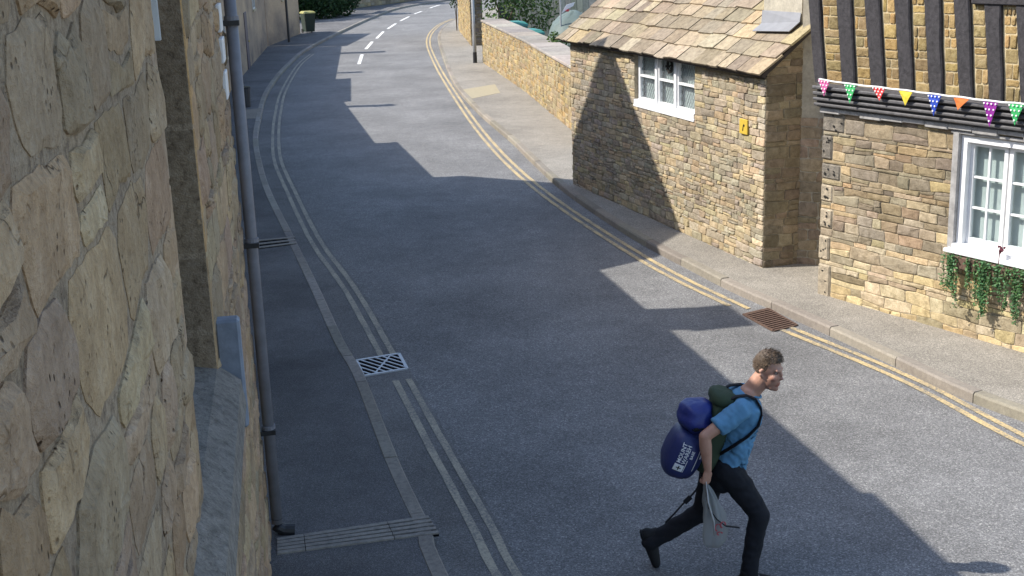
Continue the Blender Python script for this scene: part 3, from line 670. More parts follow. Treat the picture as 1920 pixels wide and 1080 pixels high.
for y, v in ((19.2, 1.1), (22, 1.1), (19.2, 3.4), (22, 3.4), (20.8, 6.2)): hwindow(gh, gp, gu(y), gu(y) + 1.0, v, v + 1.3, M['oldwhite'])
house('low_house', 'low stone house between the gabled house and the terrace', (-5.5, 24.85), (-6.52, 29.25), 3.78, 4.5, M['cottage_stone'], wins=((.8, 1.7, 1, 2.1),), door=2.6)
house('terrace_house', 'first shaded terrace house beyond the low stone house', (-6.55, 29.3), (-8.2, 37.2), 3.28, 4.5, M['stain_render'], wins=((1, 2, 1, 2.1), (5, 6, 1, 2.1)), door=3, chims=((6.9, 7.25, -1.5, -1.1, 3.6, 5.9, 1),))
house('terrace_house', 'middle stained terrace house hidden behind the grey downpipe', (-8.2, 37.25), (-8.88, 43.3), 3.5, 4.5, M['stain_render'], wins=((1.5, 2.4, 1.2, 2.2),), door=3.4)
th, tpl = house('terrace_house', 'long stained terrace house with blotchy render between planter tub and black downpipe', (-8.88, 43.35), (-10.25, 56.6), 2.98, 4.5, M['stain_render'], wins=((7.2, 8.1, 2.0, 2.85),), door=3.2, chims=((1.9, 2.25, -1.5, -1.1, 3.2, 5.15, 1), (9.6, 10.2, -1.6, -1.1, 3.2, 6.1, 2)))
th2, tpl2 = house('terrace_house', 'end terrace house with a black downpipe beside the wheelie bin', (-10.25, 56.7), (-9.85, 63.4), 3.2, 4.5, M['stain_render'], wins=((3.2, 4.2, 1.9, 2.9),))
b0 = G(540, 79, .1)
dp = MB().tube([V3((b0.x + .05, b0.y, .1)), V3((b0.x + .05, b0.y, 3.2))], .055, 8).build('downpipe', M['blackmetal'], th2)

# ================================================================== COTTAGE (right, stone slates)
rc = random.Random(23)
kp = Plane(C0, CF).face((-20, 10, 0)); KL = kp.L; EAVE = 2.78
ct = thing('stone_cottage', 'low honey stone cottage with stone slate roof and white casement window', 'cottage', kp.at(KL / 2, 0, -1.5))
def kuv(x, y): return kp.uv(W(x, y, C0, CF))
wa, wb_ = kuv(1303, 165), kuv(1190, 140)
WX0, WX1 = wa[0], wb_[0]; wz0 = (kuv(1250, 211)[1]); wz1 = kuv(1250, 103)[1]
holes = [(WX0, wz0, WX1, wz1)]
m = MB(); D = .42
wbox(m, kp, 0, KL, -.05, wz0, -D, 0); wbox(m, kp, 0, WX0, wz0, EAVE, -D, 0); wbox(m, kp, WX1, KL, wz0, EAVE, -D, 0); wbox(m, kp, WX0, WX1, wz1, EAVE, -D, 0); wbox(m, kp, WX0 - .1, WX1 + .1, wz0 - .1, wz1 + .1, -D - .1, -D)
m.build('wall', M['cottage_mortar'], ct)
polys = courses(KL, lambda u: EAVE - .01, (.05, .115), (.09, .3), rc, holes, .34, .12, .009, .3, rnd=(.03, .2))
CPAL = [(1, 1, 1), (1.1, 1.05, .95), (.88, .88, .9), (1.12, 1.04, .88), (.95, .94, .98), (.8, .79, .8), (1.05, .96, .85)]
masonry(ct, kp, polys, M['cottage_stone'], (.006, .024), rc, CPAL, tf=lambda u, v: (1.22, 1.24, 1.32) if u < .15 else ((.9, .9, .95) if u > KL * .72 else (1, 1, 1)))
# end wall (towards the camera, in its own shade)
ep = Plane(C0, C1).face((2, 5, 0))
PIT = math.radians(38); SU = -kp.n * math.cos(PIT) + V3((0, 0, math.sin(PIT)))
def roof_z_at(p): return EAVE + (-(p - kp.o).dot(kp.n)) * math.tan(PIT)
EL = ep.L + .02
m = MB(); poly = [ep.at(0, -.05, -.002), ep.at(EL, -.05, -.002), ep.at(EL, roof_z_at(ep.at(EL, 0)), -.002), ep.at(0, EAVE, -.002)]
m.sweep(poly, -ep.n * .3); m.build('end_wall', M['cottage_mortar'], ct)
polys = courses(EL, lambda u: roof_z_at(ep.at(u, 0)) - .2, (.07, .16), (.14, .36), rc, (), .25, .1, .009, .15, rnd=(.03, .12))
masonry(ct, ep, polys, M['cottage_stone'], (.006, .02), rc, [(.62, .58, .56), (.7, .66, .62), (.54, .51, .5)], name='stone')  # tints darkened so the colour deepens the shade on this end wall
gpl0 = Plane(C1, DD).face((0, 8, 0)); gq0_ = .0
# roof: base deck and overlapping stone slates
OV = .13
def rp(u, d, h=0.0): return kp.at(u, EAVE - OV * math.tan(PIT) + .02, OV) + SU * d + (kp.n * math.sin(PIT) + V3((0, 0, math.cos(PIT)))) * h
m = MB(); m.sweep([rp(-.1, 0), rp(KL + .18, 0), rp(KL + .18, 4.2), rp(-.1, 4.2)], -(kp.n * math.sin(PIT) + V3((0, 0, math.cos(PIT)))) * .05)
roof = m.build('roof', M['tarstain'], ct)
m = MB(); wbox(m, kp, -.02, KL + .05, EAVE - .12, EAVE - .02, .001, .06); m.build('wall_plate', M['tarstain'], ct)
SPAL = [(1, 1, 1), (1.18, 1.12, .95), (.78, .78, .79), (1.15, 1.12, 1.05), (.7, .68, .68), (.92, .9, .88), (1.0, .95, .9), (.84, .82, .82), (.9, .87, .82)]
d = -.03; row = 0
while d < 4.0:
    ex = .30 - row * .012; ex = max(ex, .2); u = -.14 + rc.uniform(-.05, .02)
    while u < KL + .15:
        w = rc.uniform(.22, .52); w = min(w, KL + .22 - u); g = .006
        _c = rp(u + w / 2, d + ex * .5); _g = gpl0.uv(_c)[0]
        if w > .08 and not (_g > gq0_ - w * .35 and (_c - gpl0.o).dot(gpl0.n) < .0):
            e = rc.uniform(-.018, .018); th = rc.uniform(.018, .034); h0 = .03 + rc.uniform(0, .012)
            lo = [rp(u + g, d + e + rc.uniform(-.012, .012), h0), rp(u + w * .5, d + e + rc.uniform(-.012, .012), h0), rp(u + w - g, d + e + rc.uniform(-.012, .012), h0)]
            hi = [rp(u + w - g + rc.uniform(-.01, .01), d + ex + .1, .004), rp(u + g + rc.uniform(-.01, .01), d + ex + .1, .004)]
            N = (kp.n * math.sin(PIT) + V3((0, 0, math.cos(PIT)))); q = lo + hi
            mm = MB().add(q + [p + N * th for p in q], [(5, 6, 7, 8, 9), (0, 1, 6, 5), (1, 2, 7, 6), (2, 3, 8, 7), (3, 4, 9, 8), (4, 0, 5, 9)], tints(rc, SPAL))
            mm.build('roof_slate', M['slate'], roof)
        u += w
    d += ex; row += 1
# casement window: three lights, leaded diamonds
def casement(parent, pl, u0, u1, v0, v1, dep):
    m = MB(); t = .055
    wbox(m, pl, u0, u1, v0 - .02, v0 + t, dep - .04, .02); wbox(m, pl, u0, u1, v1 - t, v1, dep - .04, dep + .04)
    wbox(m, pl, u0, u0 + t, v0 + t, v1 - t, dep - .04, dep + .04); wbox(m, pl, u1 - t, u1, v0 + t, v1 - t, dep - .04, dep + .04)
    fr = m.build('window', M['white'], parent)
    W3 = (u1 - u0 - 2 * t) / 3
    for k in range(3):
        a = u0 + t + W3 * k; b = a + W3
        if k: m = MB(); wbox(m, pl, a - .035, a + .035, v0 + t, v1 - t, dep - .04, dep + .07); m.build('mullion', M['white'], fr)
        a += .04 if k else .0; b -= .04 if k < 2 else .0
        m = MB(); s = .035; vm = v0 + (v1 - v0) * .52
        wbox(m, pl, a + .002, b - .002, v0 + t + .002, v0 + t + s, dep - .01, dep + .045); wbox(m, pl, a + .002, b - .002, v1 - t - s, v1 - t - .002, dep - .01, dep + .045)
        wbox(m, pl, a + .002, a + s, v0 + t + s, v1 - t - s, dep - .01, dep + .045); wbox(m, pl, b - s, b - .002, v0 + t + s, v1 - t - s, dep - .01, dep + .045)
        wbox(m, pl, a + s, b - s, vm - .016, vm + .016, dep - .01, dep + .043)
        m.build('casement', M['white'], fr)
        for (p0, p1) in ((v0 + t + s, vm - .016), (vm + .016, v1 - t - s)):
            m = MB(); wbox(m, pl, a + s, b - s, p0, p1, dep - .006, dep); m.build('pane', M['glass'], fr)
        m = MB(); x0, x1, y0, y1 = a + s, b - s, v0 + t + s, v1 - t - s; dx, dy = .075, .11
        def seg(pu, pv, qu, qv):
            A, B = pl.at(pu, pv, dep + .004), pl.at(qu, qv, dep + .004); tt = (B - A).normalized(); sd = tt.cross(pl.n) * .0028
            m.add([A + sd, B + sd, B - sd, A - sd, A + sd + pl.n * .004, B + sd + pl.n * .004, B - sd + pl.n * .004, A - sd + pl.n * .004], [(4, 5, 6, 7), (0, 1, 5, 4), (2, 3, 7, 6)])
        nn = int((x1 - x0) / dx + (y1 - y0) / dy) + 2
        for sg in (1, -1):
            for i in range(-nn, nn):
                pts = []
                c = i * dx           # u = x0 + c + sg*(v-y0)*dx/dy
                for v in (y0, y1):
                    pts.append((x0 + c + sg * (v - y0) * dx / dy, v))
                (pu, pv), (qu, qv) = pts
                def cl(pu, pv, qu, qv):
                    for lim in (x0, x1):
                        if (pu < x0 and lim == x0) or (pu > x1 and lim == x1):
                            r_ = (lim - pu) / (qu - pu); pv += (qv - pv) * r_; pu = lim
                    return pu, pv
                if max(pu, qu) < x0 + .01 or min(pu, qu) > x1 - .01: continue
                A_, B_ = cl(pu, pv, qu, qv), cl(qu, qv, pu, pv); seg(*A_, *B_)
        m.build('lead_lattice', M['lead'], fr)
        m = MB(); wbox(m, pl, a + .0, b - .0, v0 + t, v1 - t, dep - .06, dep - .05); m.build('blind', M['blind'], fr)
    m = MB(); wcbox(m, pl, u0 - .01, u1 + .01, v0 - .06, v0 - .021, -.1, .028, .006); m.build('sill', M['white'], fr)
    return fr
casement(ct, kp, WX0, WX1, wz0 + .03, wz1, -.1)
# brass-yellow plate
px = kuv(1398, 237); pq = thing('wall_plaque', 'small yellow plate with a dark curl fixed to the cottage corner', 'sign', kp.at(px[0], px[1] - .1, .03))
m = MB(); wcbox(m, kp, px[0] - .11, px[0] + .1, px[1] - .1, px[1] + .1, .015, .04, .004); m.build('plate', M['brass'], pq)
m = MB().tube([kp.at(px[0] + a, px[1] + b, .042) for a, b in ((.005, -.055), (-.004, -.02), (-.012, .015), (-.028, .035), (-.04, .02), (-.03, .005))], .007, 6); m.build('symbol', M['ink'], pq)
# ring wreath on the middle light
wc = kuv(1251, 125); wr = MB()
ring = [kp.at(wc[0] + .075 * math.cos(t), wc[1] + .09 * math.sin(t), -.045) for t in [i * math.pi / 8 for i in range(17)]]
wr.tube(ring, .02, 7, cap=False)
for t in range(26):
    a = t * .2417 * 2; c = kp.at(wc[0] + .075 * math.cos(a), wc[1] + .09 * math.sin(a), -.035); wr.ball(c + V3((rc.uniform(-.01, .01), 0, rc.uniform(-.01, .01))), .016, n=6, m=4)
wr.tube([kp.at(wc[0] + .04, wc[1] - .02, -.04), kp.at(wc[0], wc[1] - .005, -.035), kp.at(wc[0] - .03, wc[1] + .02, -.04)], .012, 6)
tag(wr.build('wreath', M['ink']), 'small dark ring wreath hung in the middle light of the cottage window', 'wreath')

# ================================================================== RENDERED CHIMNEY GABLE between the two houses
gpl = Plane(C1, DD).face((0, 8, 0))
gq0 = .0
rw = thing('rendered_gable', 'pale lime rendered gable rising between the cottage roof and the timber house', 'gable wall', gpl.at(0, 0, -.3))
m = MB(); wbox(m, gpl, gq0, gpl.L + .6, -.05, 5.6, -.8, -.004); m.build('wall', M['render'], rw)
# lower part is rubble
polys = courses(gpl.L + .1, lambda u: 2.1, (.1, .2), (.12, .3), rc, (), .2, .1, .014, .15)
masonry(rw, gpl, polys, M['timber_stone'], (.004, .014), rc, [(.75, .74, .76), (.85, .82, .82)])
# lead flashing over the verge
NR_ = (kp.n * math.sin(PIT) + V3((0, 0, math.cos(PIT)))); RO_ = rp(0, 0, .075)
def on_roof(x, y):
    d_r = ray(x, y); return CAM + d_r * (NR_.dot(RO_ - CAM) / NR_.dot(d_r))
RO_ = rp(0, 0, .05); c0_, c1_ = on_roof(1432, 44), on_roof(1503, 41)
cpn = Plane(c0_, c1_).face((0, 8, 0)); zb = min(c0_.z, c1_.z)
m = MB(); wbox(m, cpn, 0, cpn.L, zb - .5, zb + 2.6, -.75, 0); m.build('chimney_breast', M['render'], rw)
RO_ = rp(0, 0, .085)
A, B = cpn.at(-.015, zb + .17, .008), cpn.at(cpn.L, zb + .17, .008)
A2, B2 = on_roof(1428, 45), on_roof(1500, 42)
A3, B3 = on_roof(1411, 59), on_roof(1480, 60)
q6 = [A, B, B2, A2, B3, A3]
m2 = MB().add([p + NR_ * .012 for p in q6] + q6, [(0, 1, 2, 3), (3, 2, 4, 5), (6, 7, 8, 9), (9, 8, 10, 11), (0, 1, 7, 6), (4, 5, 11, 10), (1, 2, 8, 7), (2, 4, 10, 8), (0, 3, 9, 6), (3, 5, 11, 9)])
m2.build('lead_flashing', M['lead'], rw)

# ================================================================== TIMBER-FRAMED HOUSE
rt = random.Random(31)
tp_ = Plane(T0, T0 + (T1 - T0) * 1.5).face((-5, 0, 0)); TL = tp_.L
tm = thing('timber_framed_house', 'timber framed house with black posts, golden infill and bunting over stone ground floor', 'house', tp_.at(TL / 2, 0, -2))
def tuv(x, y, off=0.0): return tp_.uv(W(x, y, T0, T1, off))
JB = .5 * (tuv(1532, 198)[1] + tuv(1912, 250)[1])          # underside of the fascia
wl, wt, wbm = tuv(1797, 360)[0], tuv(1800, 252)[1], tuv(1797, 464)[1]
WR = wl + 1.6
m = MB(); TD = .45
wbox(m, tp_, 0, TL, -.05, wbm, -TD, 0); wbox(m, tp_, 0, wl, wbm, JB + .3, -TD, 0); wbox(m, tp_, WR, TL, wbm, JB + .3, -TD, 0); wbox(m, tp_, wl, WR, wt, JB + .3, -TD, 0); wbox(m, tp_, wl - .1, WR + .1, wbm - .1, wt + .1, -TD - .1, -TD)
m.build('wall', M['cottage_mortar'], tm)
# side wall back to the gable
sp = Plane(T0, DD).face((0, 16, 0)); m = MB(); wbox(m, sp, 0.01, sp.L, -.05, 5.6, -.4, -.003); m.build('side_wall', M['render'], tm)
holes = [(wl, wbm, WR, wt), (0, .55, .17, .86), (0, .95, .2, 1.2), (0, 1.28, .19, 1.5), (0, 1.56, .3, 1.76), (0, 1.8, .16, 2.1), (0, 2.14, .34, JB), (0, .0, .2, .5)]
polys = courses(TL, lambda u: JB, (.075, .18), (.14, .46), rt, holes, .3, .12, .008, .2, rnd=(.02, .12))
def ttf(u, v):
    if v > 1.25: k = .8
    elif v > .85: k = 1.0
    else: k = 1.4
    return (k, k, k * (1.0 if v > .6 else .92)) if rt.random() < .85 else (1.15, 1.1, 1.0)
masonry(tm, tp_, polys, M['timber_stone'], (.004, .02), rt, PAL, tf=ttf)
for i, (a, b, c, d_) in enumerate(holes[1:]):
    m = MB(); wcbox(m, tp_, a - .012, c - .01, b + .006, d_ - .006, -.05, rt.uniform(.015, .03), .018, (1.9, 1.8, 1.6) if i in (0, 1, 2, 6) else (1, 1, 1)); q = m.build('quoin_stone', M['pitted'], tm)
    for k in range(rt.randint(4, 9)):
        cc = tp_.at(rt.uniform(a + .03, c - .04), rt.uniform(b + .03, d_ - .03), .026); mm = MB().ball(cc, tp_.u * rt.uniform(.008, .02), V3((0, 0, rt.uniform(.008, .02))), tp_.n * .006, n=8, m=4); mm.build('pit', M['ink'], q)
# jetty fascia: board, dark mouldings, grey flaked strip
JP = .12
m = MB(); wbox(m, tp_, -.04, TL, JB + .02, JB + .3, 0, JP - .03); m.build('fascia', M['moulding'], tm)
for k, (z0, z1, w) in enumerate(((.235, .275, .05), (.165, .205, .035), (.1, .135, .03), (.035, .07, .012))):
    m = MB(); wcbox(m, tp_, -.06, TL, JB + z0, JB + z1, JP - .03, JP + w, .01); m.build('moulding', M['moulding'], tm)
m = MB()
seg = 14
for k in range(seg):
    u0, u1 = -.02 + TL * k / seg, -.02 + TL * (k + 1) / seg; dz = rt.uniform(-.02, .02)
    wcbox(m, tp_, u0, u1 - .001, JB - .05 + dz, JB + .012, .0, JP * .55, .008)
m.build('bed_moulding', M['greypaint'], tm)
m = MB(); wcbox(m, tp_, wl - .12, TL, wt + .01, JB - .06, .0, .035, .008); m.build('window_lintel', M['greypaint'], tm)
# upper storey: infill panels, posts
UO = JP - .03
top_z = 4.6
m = MB(); wbox(m, tp_, -.02, TL, JB + .301, top_z, -.35, UO - .045); m.build('upper_wall', M['infill_mortar'], tm)
posts = [((1514, 0), (1535, 0), (1526, 150), (1545, 150)), ((1567, 0), (1594, 0), (1577, 153), (1602, 153)), ((1619, 0), (1648, 0), (1631, 158), (1656, 158)), ((1675, 0), (1704, 0), (1685, 165), (1710, 165)), ((1731, 0), (1762, 0), (1741, 172), (1766, 172)), ((1787, 0), (1816, 0), (1797, 180), (1823, 180)), ((1843, 0), (1875, 0), (1854, 189), (1879, 189)), ((1902, 0), (1934, 0), (1911, 196), (1937, 196))]
posts += [tuple((x + 57 * (k + 1), y + (9 * (k + 1) if y else 0)) for x, y in posts[-1]) for k in range(4)]
edges = []
PZ0 = JB + .30
for k, (a, b, c, d_) in enumerate(posts):
    A, B, C_, D_ = [tuv(x, y, UO) for x, y in (a, b, c, d_)]
    def ext(p, q, z): r_ = (z - q[1]) / (p[1] - q[1]); return q[0] + (p[0] - q[0]) * r_
    l0, l1, r0_, r1_ = ext(A, C_, PZ0), ext(A, C_, top_z), ext(B, D_, PZ0), ext(B, D_, top_z)
    sh = -.03
    P0 = []; nseg = 7
    for i in range(nseg + 1):
        t = i / nseg; z = PZ0 + (top_z - PZ0) * t; P0.append((l0 + (l1 - l0) * t + rt.uniform(-.007, .007), r0_ + (r1_ - r0_) * t + rt.uniform(-.007, .007), z))
    vs_ = []; cch = .014
    for (l, r_, z) in P0: vs_ += [tp_.at(l, z, UO - .06), tp_.at(l, z, UO - cch), tp_.at(l + cch, z, UO + rt.uniform(-.004, .004)), tp_.at(r_ - cch, z, UO + rt.uniform(-.004, .004)), tp_.at(r_, z, UO - cch), tp_.at(r_, z, UO - .06)]
    MB().add(vs_, [(i * 6 + j, i * 6 + j + 1, (i + 1) * 6 + j + 1, (i + 1) * 6 + j) for i in range(nseg) for j in range(5)] + [(0, 1, 2, 3, 4, 5)]).build('post', M['timber'], tm)
    edges.append(((l0, r0_), (l1, r1_)))
m = MB(); wcbox(m, tp_, tuv(1822, 5, UO)[0], TL, tuv(1860, 9, UO)[1], tuv(1860, 9, UO)[1] + .16, UO - .05, UO + .02, .012); m.build('rail', M['timber'], tm)
stn = []
for k in range(len(edges) - 1):
    (b0_, t0_), (b1_, t1_) = edges[k], edges[k + 1]
    z = PZ0 + .004; H_ = top_z - .02
    def le(z): r_ = (z - PZ0) / (top_z - PZ0); return b0_[1] + (t0_[1] - b0_[1]) * r_ + .016
    def ri(z): r_ = (z - PZ0) / (top_z - PZ0); return b1_[0] + (t1_[0] - b1_[0]) * r_ - .016
    while z < H_ - .05:
        h = rt.uniform(.07, .16); h = min(h, H_ - z); l, r_ = le(z + h / 2), ri(z + h / 2); w = r_ - l
        cuts = [l, r_] if rt.random() < .45 else [l, l + w * rt.uniform(.3, .7), r_]
        if h < .1 and rt.random() < .1: cuts = [l, l + w * .36, l + w * .68, r_]
        for a, b in zip(cuts, cuts[1:]):
            j = .007; c = rt.uniform(.006, .014)
            stn.append([(a + j + c, z + j), ((a + b) / 2, z + j + rt.uniform(-.003, .006)), (b - j - c, z + j), (b - j, z + j + c), (b - j, z + h - j - c), (b - j - c, z + h - j), ((a + b) / 2, z + h - j + rt.uniform(-.006, .003)), (a + j + c, z + h - j), (a + j, z + h - j - c), (a + j, z + j + c)])
        z += h
class Off:
    def __init__(s, pl, w): s.pl = pl; s.w = w
    def at(s, u, v, w=0.0): return s.pl.at(u, v, w + s.w)
masonry(tm, Off(tp_, UO - .045), stn, M['infill_stone'], (.004, .016), rt, PAL, name='infill_stone', dome=.4)
r = MB(); P = [tp_.at(-.2, top_z, .3), tp_.at(TL, top_z, .3), tp_.at(TL, top_z + 2.6, -3), tp_.at(-.2, top_z + 2.6, -3)]; r.sweep(P, V3((0, 0, .08))); r.build('roof', M['slate'], tm)
# sash window of the ground floor
fr = MB(); dp_ = -.1
wbox(fr, tp_, wl, WR, wbm, wbm + .05, dp_ - .04, .06); wbox(fr, tp_, wl, WR, wt - .07, wt, dp_ - .04, -.005); wbox(fr, tp_, wl, wl + .075, wbm + .05, wt - .07, dp_ - .04, -.005); wbox(fr, tp_, WR - .075, WR, wbm + .05, wt - .07, dp_ - .04, -.005)
win = fr.build('window', M['white'], tm)
cas = MB(); c0, c1, cz0, cz1 = wl + .076, wl + .545, wbm + .051, wt - .071
for k in range(3):
    a, b = c0 + k * (c1 - c0 + .02), c1 + k * (c1 - c0 + .02)
    m = MB(); t = .045
    wbox(m, tp_, a, b, cz0, cz0 + t + .02, dp_ - .02, dp_ + .03); wbox(m, tp_, a, b, cz1 - t, cz1, dp_ - .02, dp_ + .03); wbox(m, tp_, a, a + t, cz0 + t + .02, cz1 - t, dp_ - .02, dp_ + .03); wbox(m, tp_, b - t, b, cz0 + t + .02, cz1 - t, dp_ - .02, dp_ + .03)
    m.build('casement', M['white'], win)
    um = (a + b) / 2; m = MB(); wbox(m, tp_, um - .011, um + .011, cz0 + t + .02, cz1 - t, dp_ - .012, dp_ + .02); m.build('glazing_bar', M['white'], win)
    vz = [cz0 + t + .02 + (cz1 - t - cz0 - t - .02) * q for q in (0, 1 / 3, 2 / 3, 1)]
    for z in vz[1:3]:
        for (x0, x1) in ((a + t, um - .011), (um + .011, b - t)):
            m = MB(); wbox(m, tp_, x0, x1, z - .011, z + .011, dp_ - .012, dp_ + .019); m.build('glazing_bar', M['white'], win)
    for i in range(3):
        for (x0, x1) in ((a + t, um - .011), (um + .011, b - t)):
            m = MB(); wbox(m, tp_, x0, x1, vz[i] + (.011 if i else 0), vz[i + 1] - (.011 if i < 2 else 0), dp_ - .004, dp_ + .001); m.build('pane', M['glass'], win)
m = MB(); wbox(m, tp_, wl + .05, WR - .05, wbm + .05, wt - .05, -.172, -.165); m.build('blind', M['blind'], win)
m = MB(); wcbox(m, tp_, wl - .06, WR + .05, wbm - .045, wbm - .001, -.08, .13, .008); m.build('sill', M['white'], win)
m = MB(); wbox(m, tp_, wl - .075, wl - .002, wbm, wt + .02, -.02, .045); m.build('architrave', M['greypaint'], win)

# ================================================================== GARDEN WALL AND WHAT STANDS BEHIND IT
rg = random.Random(41)
gw = thing('garden_wall', 'long sunlit golden rubble garden wall with flat grey coping', 'wall', G(987, 173))
gpts = [(1072, 244), (1027, 207), (987, 173), (947, 145), (906, 117)]
gbase = [G(x, y, .1) for x, y in gpts]; gbase.insert(0, gbase[0] + (gbase[0] - gbase[1]).normalized() * 2.6)
GH = 1.53; TK = .72
for i in range(len(gbase) - 1):
    pl = Plane(gbase[i], gbase[i + 1]).face((-20, gbase[i].y - 5, 0))
    m = MB(); wbox(m, pl, 0, pl.L, -.05, GH, -TK, 0); m.build('wall_core', M['cottage_mortar'], gw)
    polys = courses(pl.L, lambda u: GH, (.07, .15), (.14, .38), rg, (), .25, .1, .016, .2)
    GP = [(.95, .96, 1.02), (1.02, 1.0, 1.0), (.85, .85, .9), (1.02, .97, .86), (1.03, .92, .76), (.9, .92, 1)]
    masonry(gw, pl, polys, M['garden_stone'], (.008, .028), rg, GP, limit=70)
    nsl = max(1, int(pl.L / 1.1)); 
    for k in range(nsl):
        m = MB(); wcbox(m, pl, pl.L * k / nsl + .004, pl.L * (k + 1) / nsl - .004, GH + .001, GH + .07 + rg.uniform(-.006, .006), -TK - .06, .05, .012, tints(rg, [(1, 1, 1), (.92, .92, .94)])); m.build('coping_stone', M['coping'], gw)
# second wall beyond the gap, with a shaded stone end
p0, p1 = G(884, 86, .1), G(868, 66, .1)
w2 = thing('garden_wall', 'short golden wall end beyond the gate, behind the lamp post', 'wall', p0)
pl = Plane(p0, p0 + (p1 - p0).normalized() * 9).face((-20, 40, 0))
m = MB(); wbox(m, pl, 0, pl.L, -.05, 2.6, -.5, 0); m.build('wall_core', M['garden_stone'], w2)
masonry(w2, pl, courses(pl.L, lambda u: 2.6, (.09, .16), (.18, .4), rg, (), .25, .1, .016, .2), M['garden_stone'], (.008, .03), rg, limit=60)
e2 = Plane(pl.at(0, 0), pl.at(0, 0, -.5)).face((0, 20, 0))
masonry(w2, e2, courses(.5, lambda u: 2.6, (.09, .18), (.2, .3), rg, (), .2, .1, .016, .2), M['pitted'], (.01, .05), rg, limit=40)
# gate in the gap
ga_, gb_ = G(888, 84, .1), G(903, 83, .1)
gpln = Plane(ga_, gb_).face((0, 0, 0)); gt = thing('garden_gate', 'dark purple boarded gate in the gap behind the lamp post', 'gate', gpln.at(gpln.L / 2, .1))
nb = 3
for k in range(nb):
    m = MB(); wcbox(m, gpln, gpln.L * k / nb + .005, gpln.L * (k + 1) / nb - .005, .12, 2.1, -.03, .0, .006); m.build('board', M['gate'], gt)
for v in (.4, 1.8):
    m = MB(); wbox(m, gpln, .02, gpln.L - .02, v, v + .1, -.06, -.031); m.build('ledge', M['gate'], gt)
# lamp post
lb = G(891, 118, .1)
lp = thing('lamp_post', 'grey steel lamp post with a dark base on the right pavement', 'lamp post', V3((lb.x, lb.y, .1)))
MB().tube([lb, lb + V3((0, 0, .9)), lb + V3((0, 0, 1.0)), lb + V3((0, 0, 5.6))], [.066, .066, .055, .045], 12).build('post', M['lamp'], lp, smooth=True)
MB().tube([lb - V3((0, 0, .02)), lb + V3((0, 0, .38))], [.075, .072], 12).build('base', M['blackmetal'], lp)
MB().tube([lb + V3((0, 0, 5.55)), lb + V3((-.3, 0, 5.85)), lb + V3((-.9, 0, 5.95))], .035, 8).build('arm', M['lamp'], lp)
MB().ball(lb + V3((-1.1, 0, 5.93)), V3((.28, 0, 0)), V3((0, .12, 0)), V3((0, 0, .07)), n=12, m=8).build('lantern', M['lamp'], lp)

def leaves(mb, c, rx, ry, rz, n, size, rng, dark=.5, shell=.35):
    c = V3(c)
    for _ in range(n):
        while True:
            q = V3((rng.uniform(-1, 1), rng.uniform(-1, 1), rng.uniform(-1, 1)))
            if shell < q.length < 1: break
        p = c + V3((q.x * rx, q.y * ry, q.z * rz)); d = V3((rng.gauss(0, 1), rng.gauss(0, 1), rng.gauss(0, 1))).normalized(); e = d.orthogonal().normalized() * size * rng.uniform(.3, .5); d = d * size * rng.uniform(.7, 1.3)
        k = rng.uniform(.55, 1.5); t = (k * rng.uniform(.8, 1.3), k, k * rng.uniform(.6, 1.1))
        up = d.cross(e).normalized() * size * .12
        mb.add([p - d * .5, p + e + up, p + d * .5, p - e + up], [(0, 1, 2), (0, 2, 3)], t)
    return mb
def shrub(name, label, cat, base, clumps, n, size, mat, rng, stem=True, trunk_h=0, trunk_r=.1):
    t = thing(name, label, cat, base); base = V3(base); m = MB()
    for (dx, dy, dz, rx, ry, rz) in clumps: leaves(m, base + V3((dx, dy, dz)), rx, ry, rz, int(n * (rx * rz) ** .5), size, rng)
    m.build('crown' if trunk_h else 'foliage', mat, t, fix=False)
    tr = MB()
    for (dx, dy, dz, rx, ry, rz) in clumps[:14]:
        e = base + V3((dx, dy, dz)); mid = base + V3((dx * .25, dy * .25, max(trunk_h, dz * .5)))
        tr.tube([base - V3((0, 0, .05)), base + V3((dx * .04, dy * .04, max(trunk_h, .05) * .7)), mid, e], [trunk_r, trunk_r * .8, trunk_r * .45, trunk_r * .12], 7)
    tr.build('trunk' if trunk_h else 'stems', M['bark'], t); return t
# dark boarded fence at the back of the yard
fa_, fb_ = V3((-.2, 58.5, 0)), V3((9.5, 51, 0)); fpl = Plane(fa_, fb_).face((0, 0, 0))
fe = thing('garden_fence', 'dark weathered board fence at the back of the garden yard', 'fence', fpl.at(fpl.L / 2, 0))
nbd = 40
for k in range(nbd):
    m = MB(); wcbox(m, fpl, fpl.L * k / nbd + .006, fpl.L * (k + 1) / nbd - .006, -.04, 3.1 + rg.uniform(-.03, .03), -.03, rg.uniform(-.004, .006), .006, tints(rg, [(1, 1, 1), (.8, .85, .85)])); m.build('board', M['fence'], fe)
for v in (.4, 2.7):
    m = MB(); wbox(m, fpl, 0, fpl.L, v, v + .1, -.09, -.031); m.build('rail', M['fence'], fe)
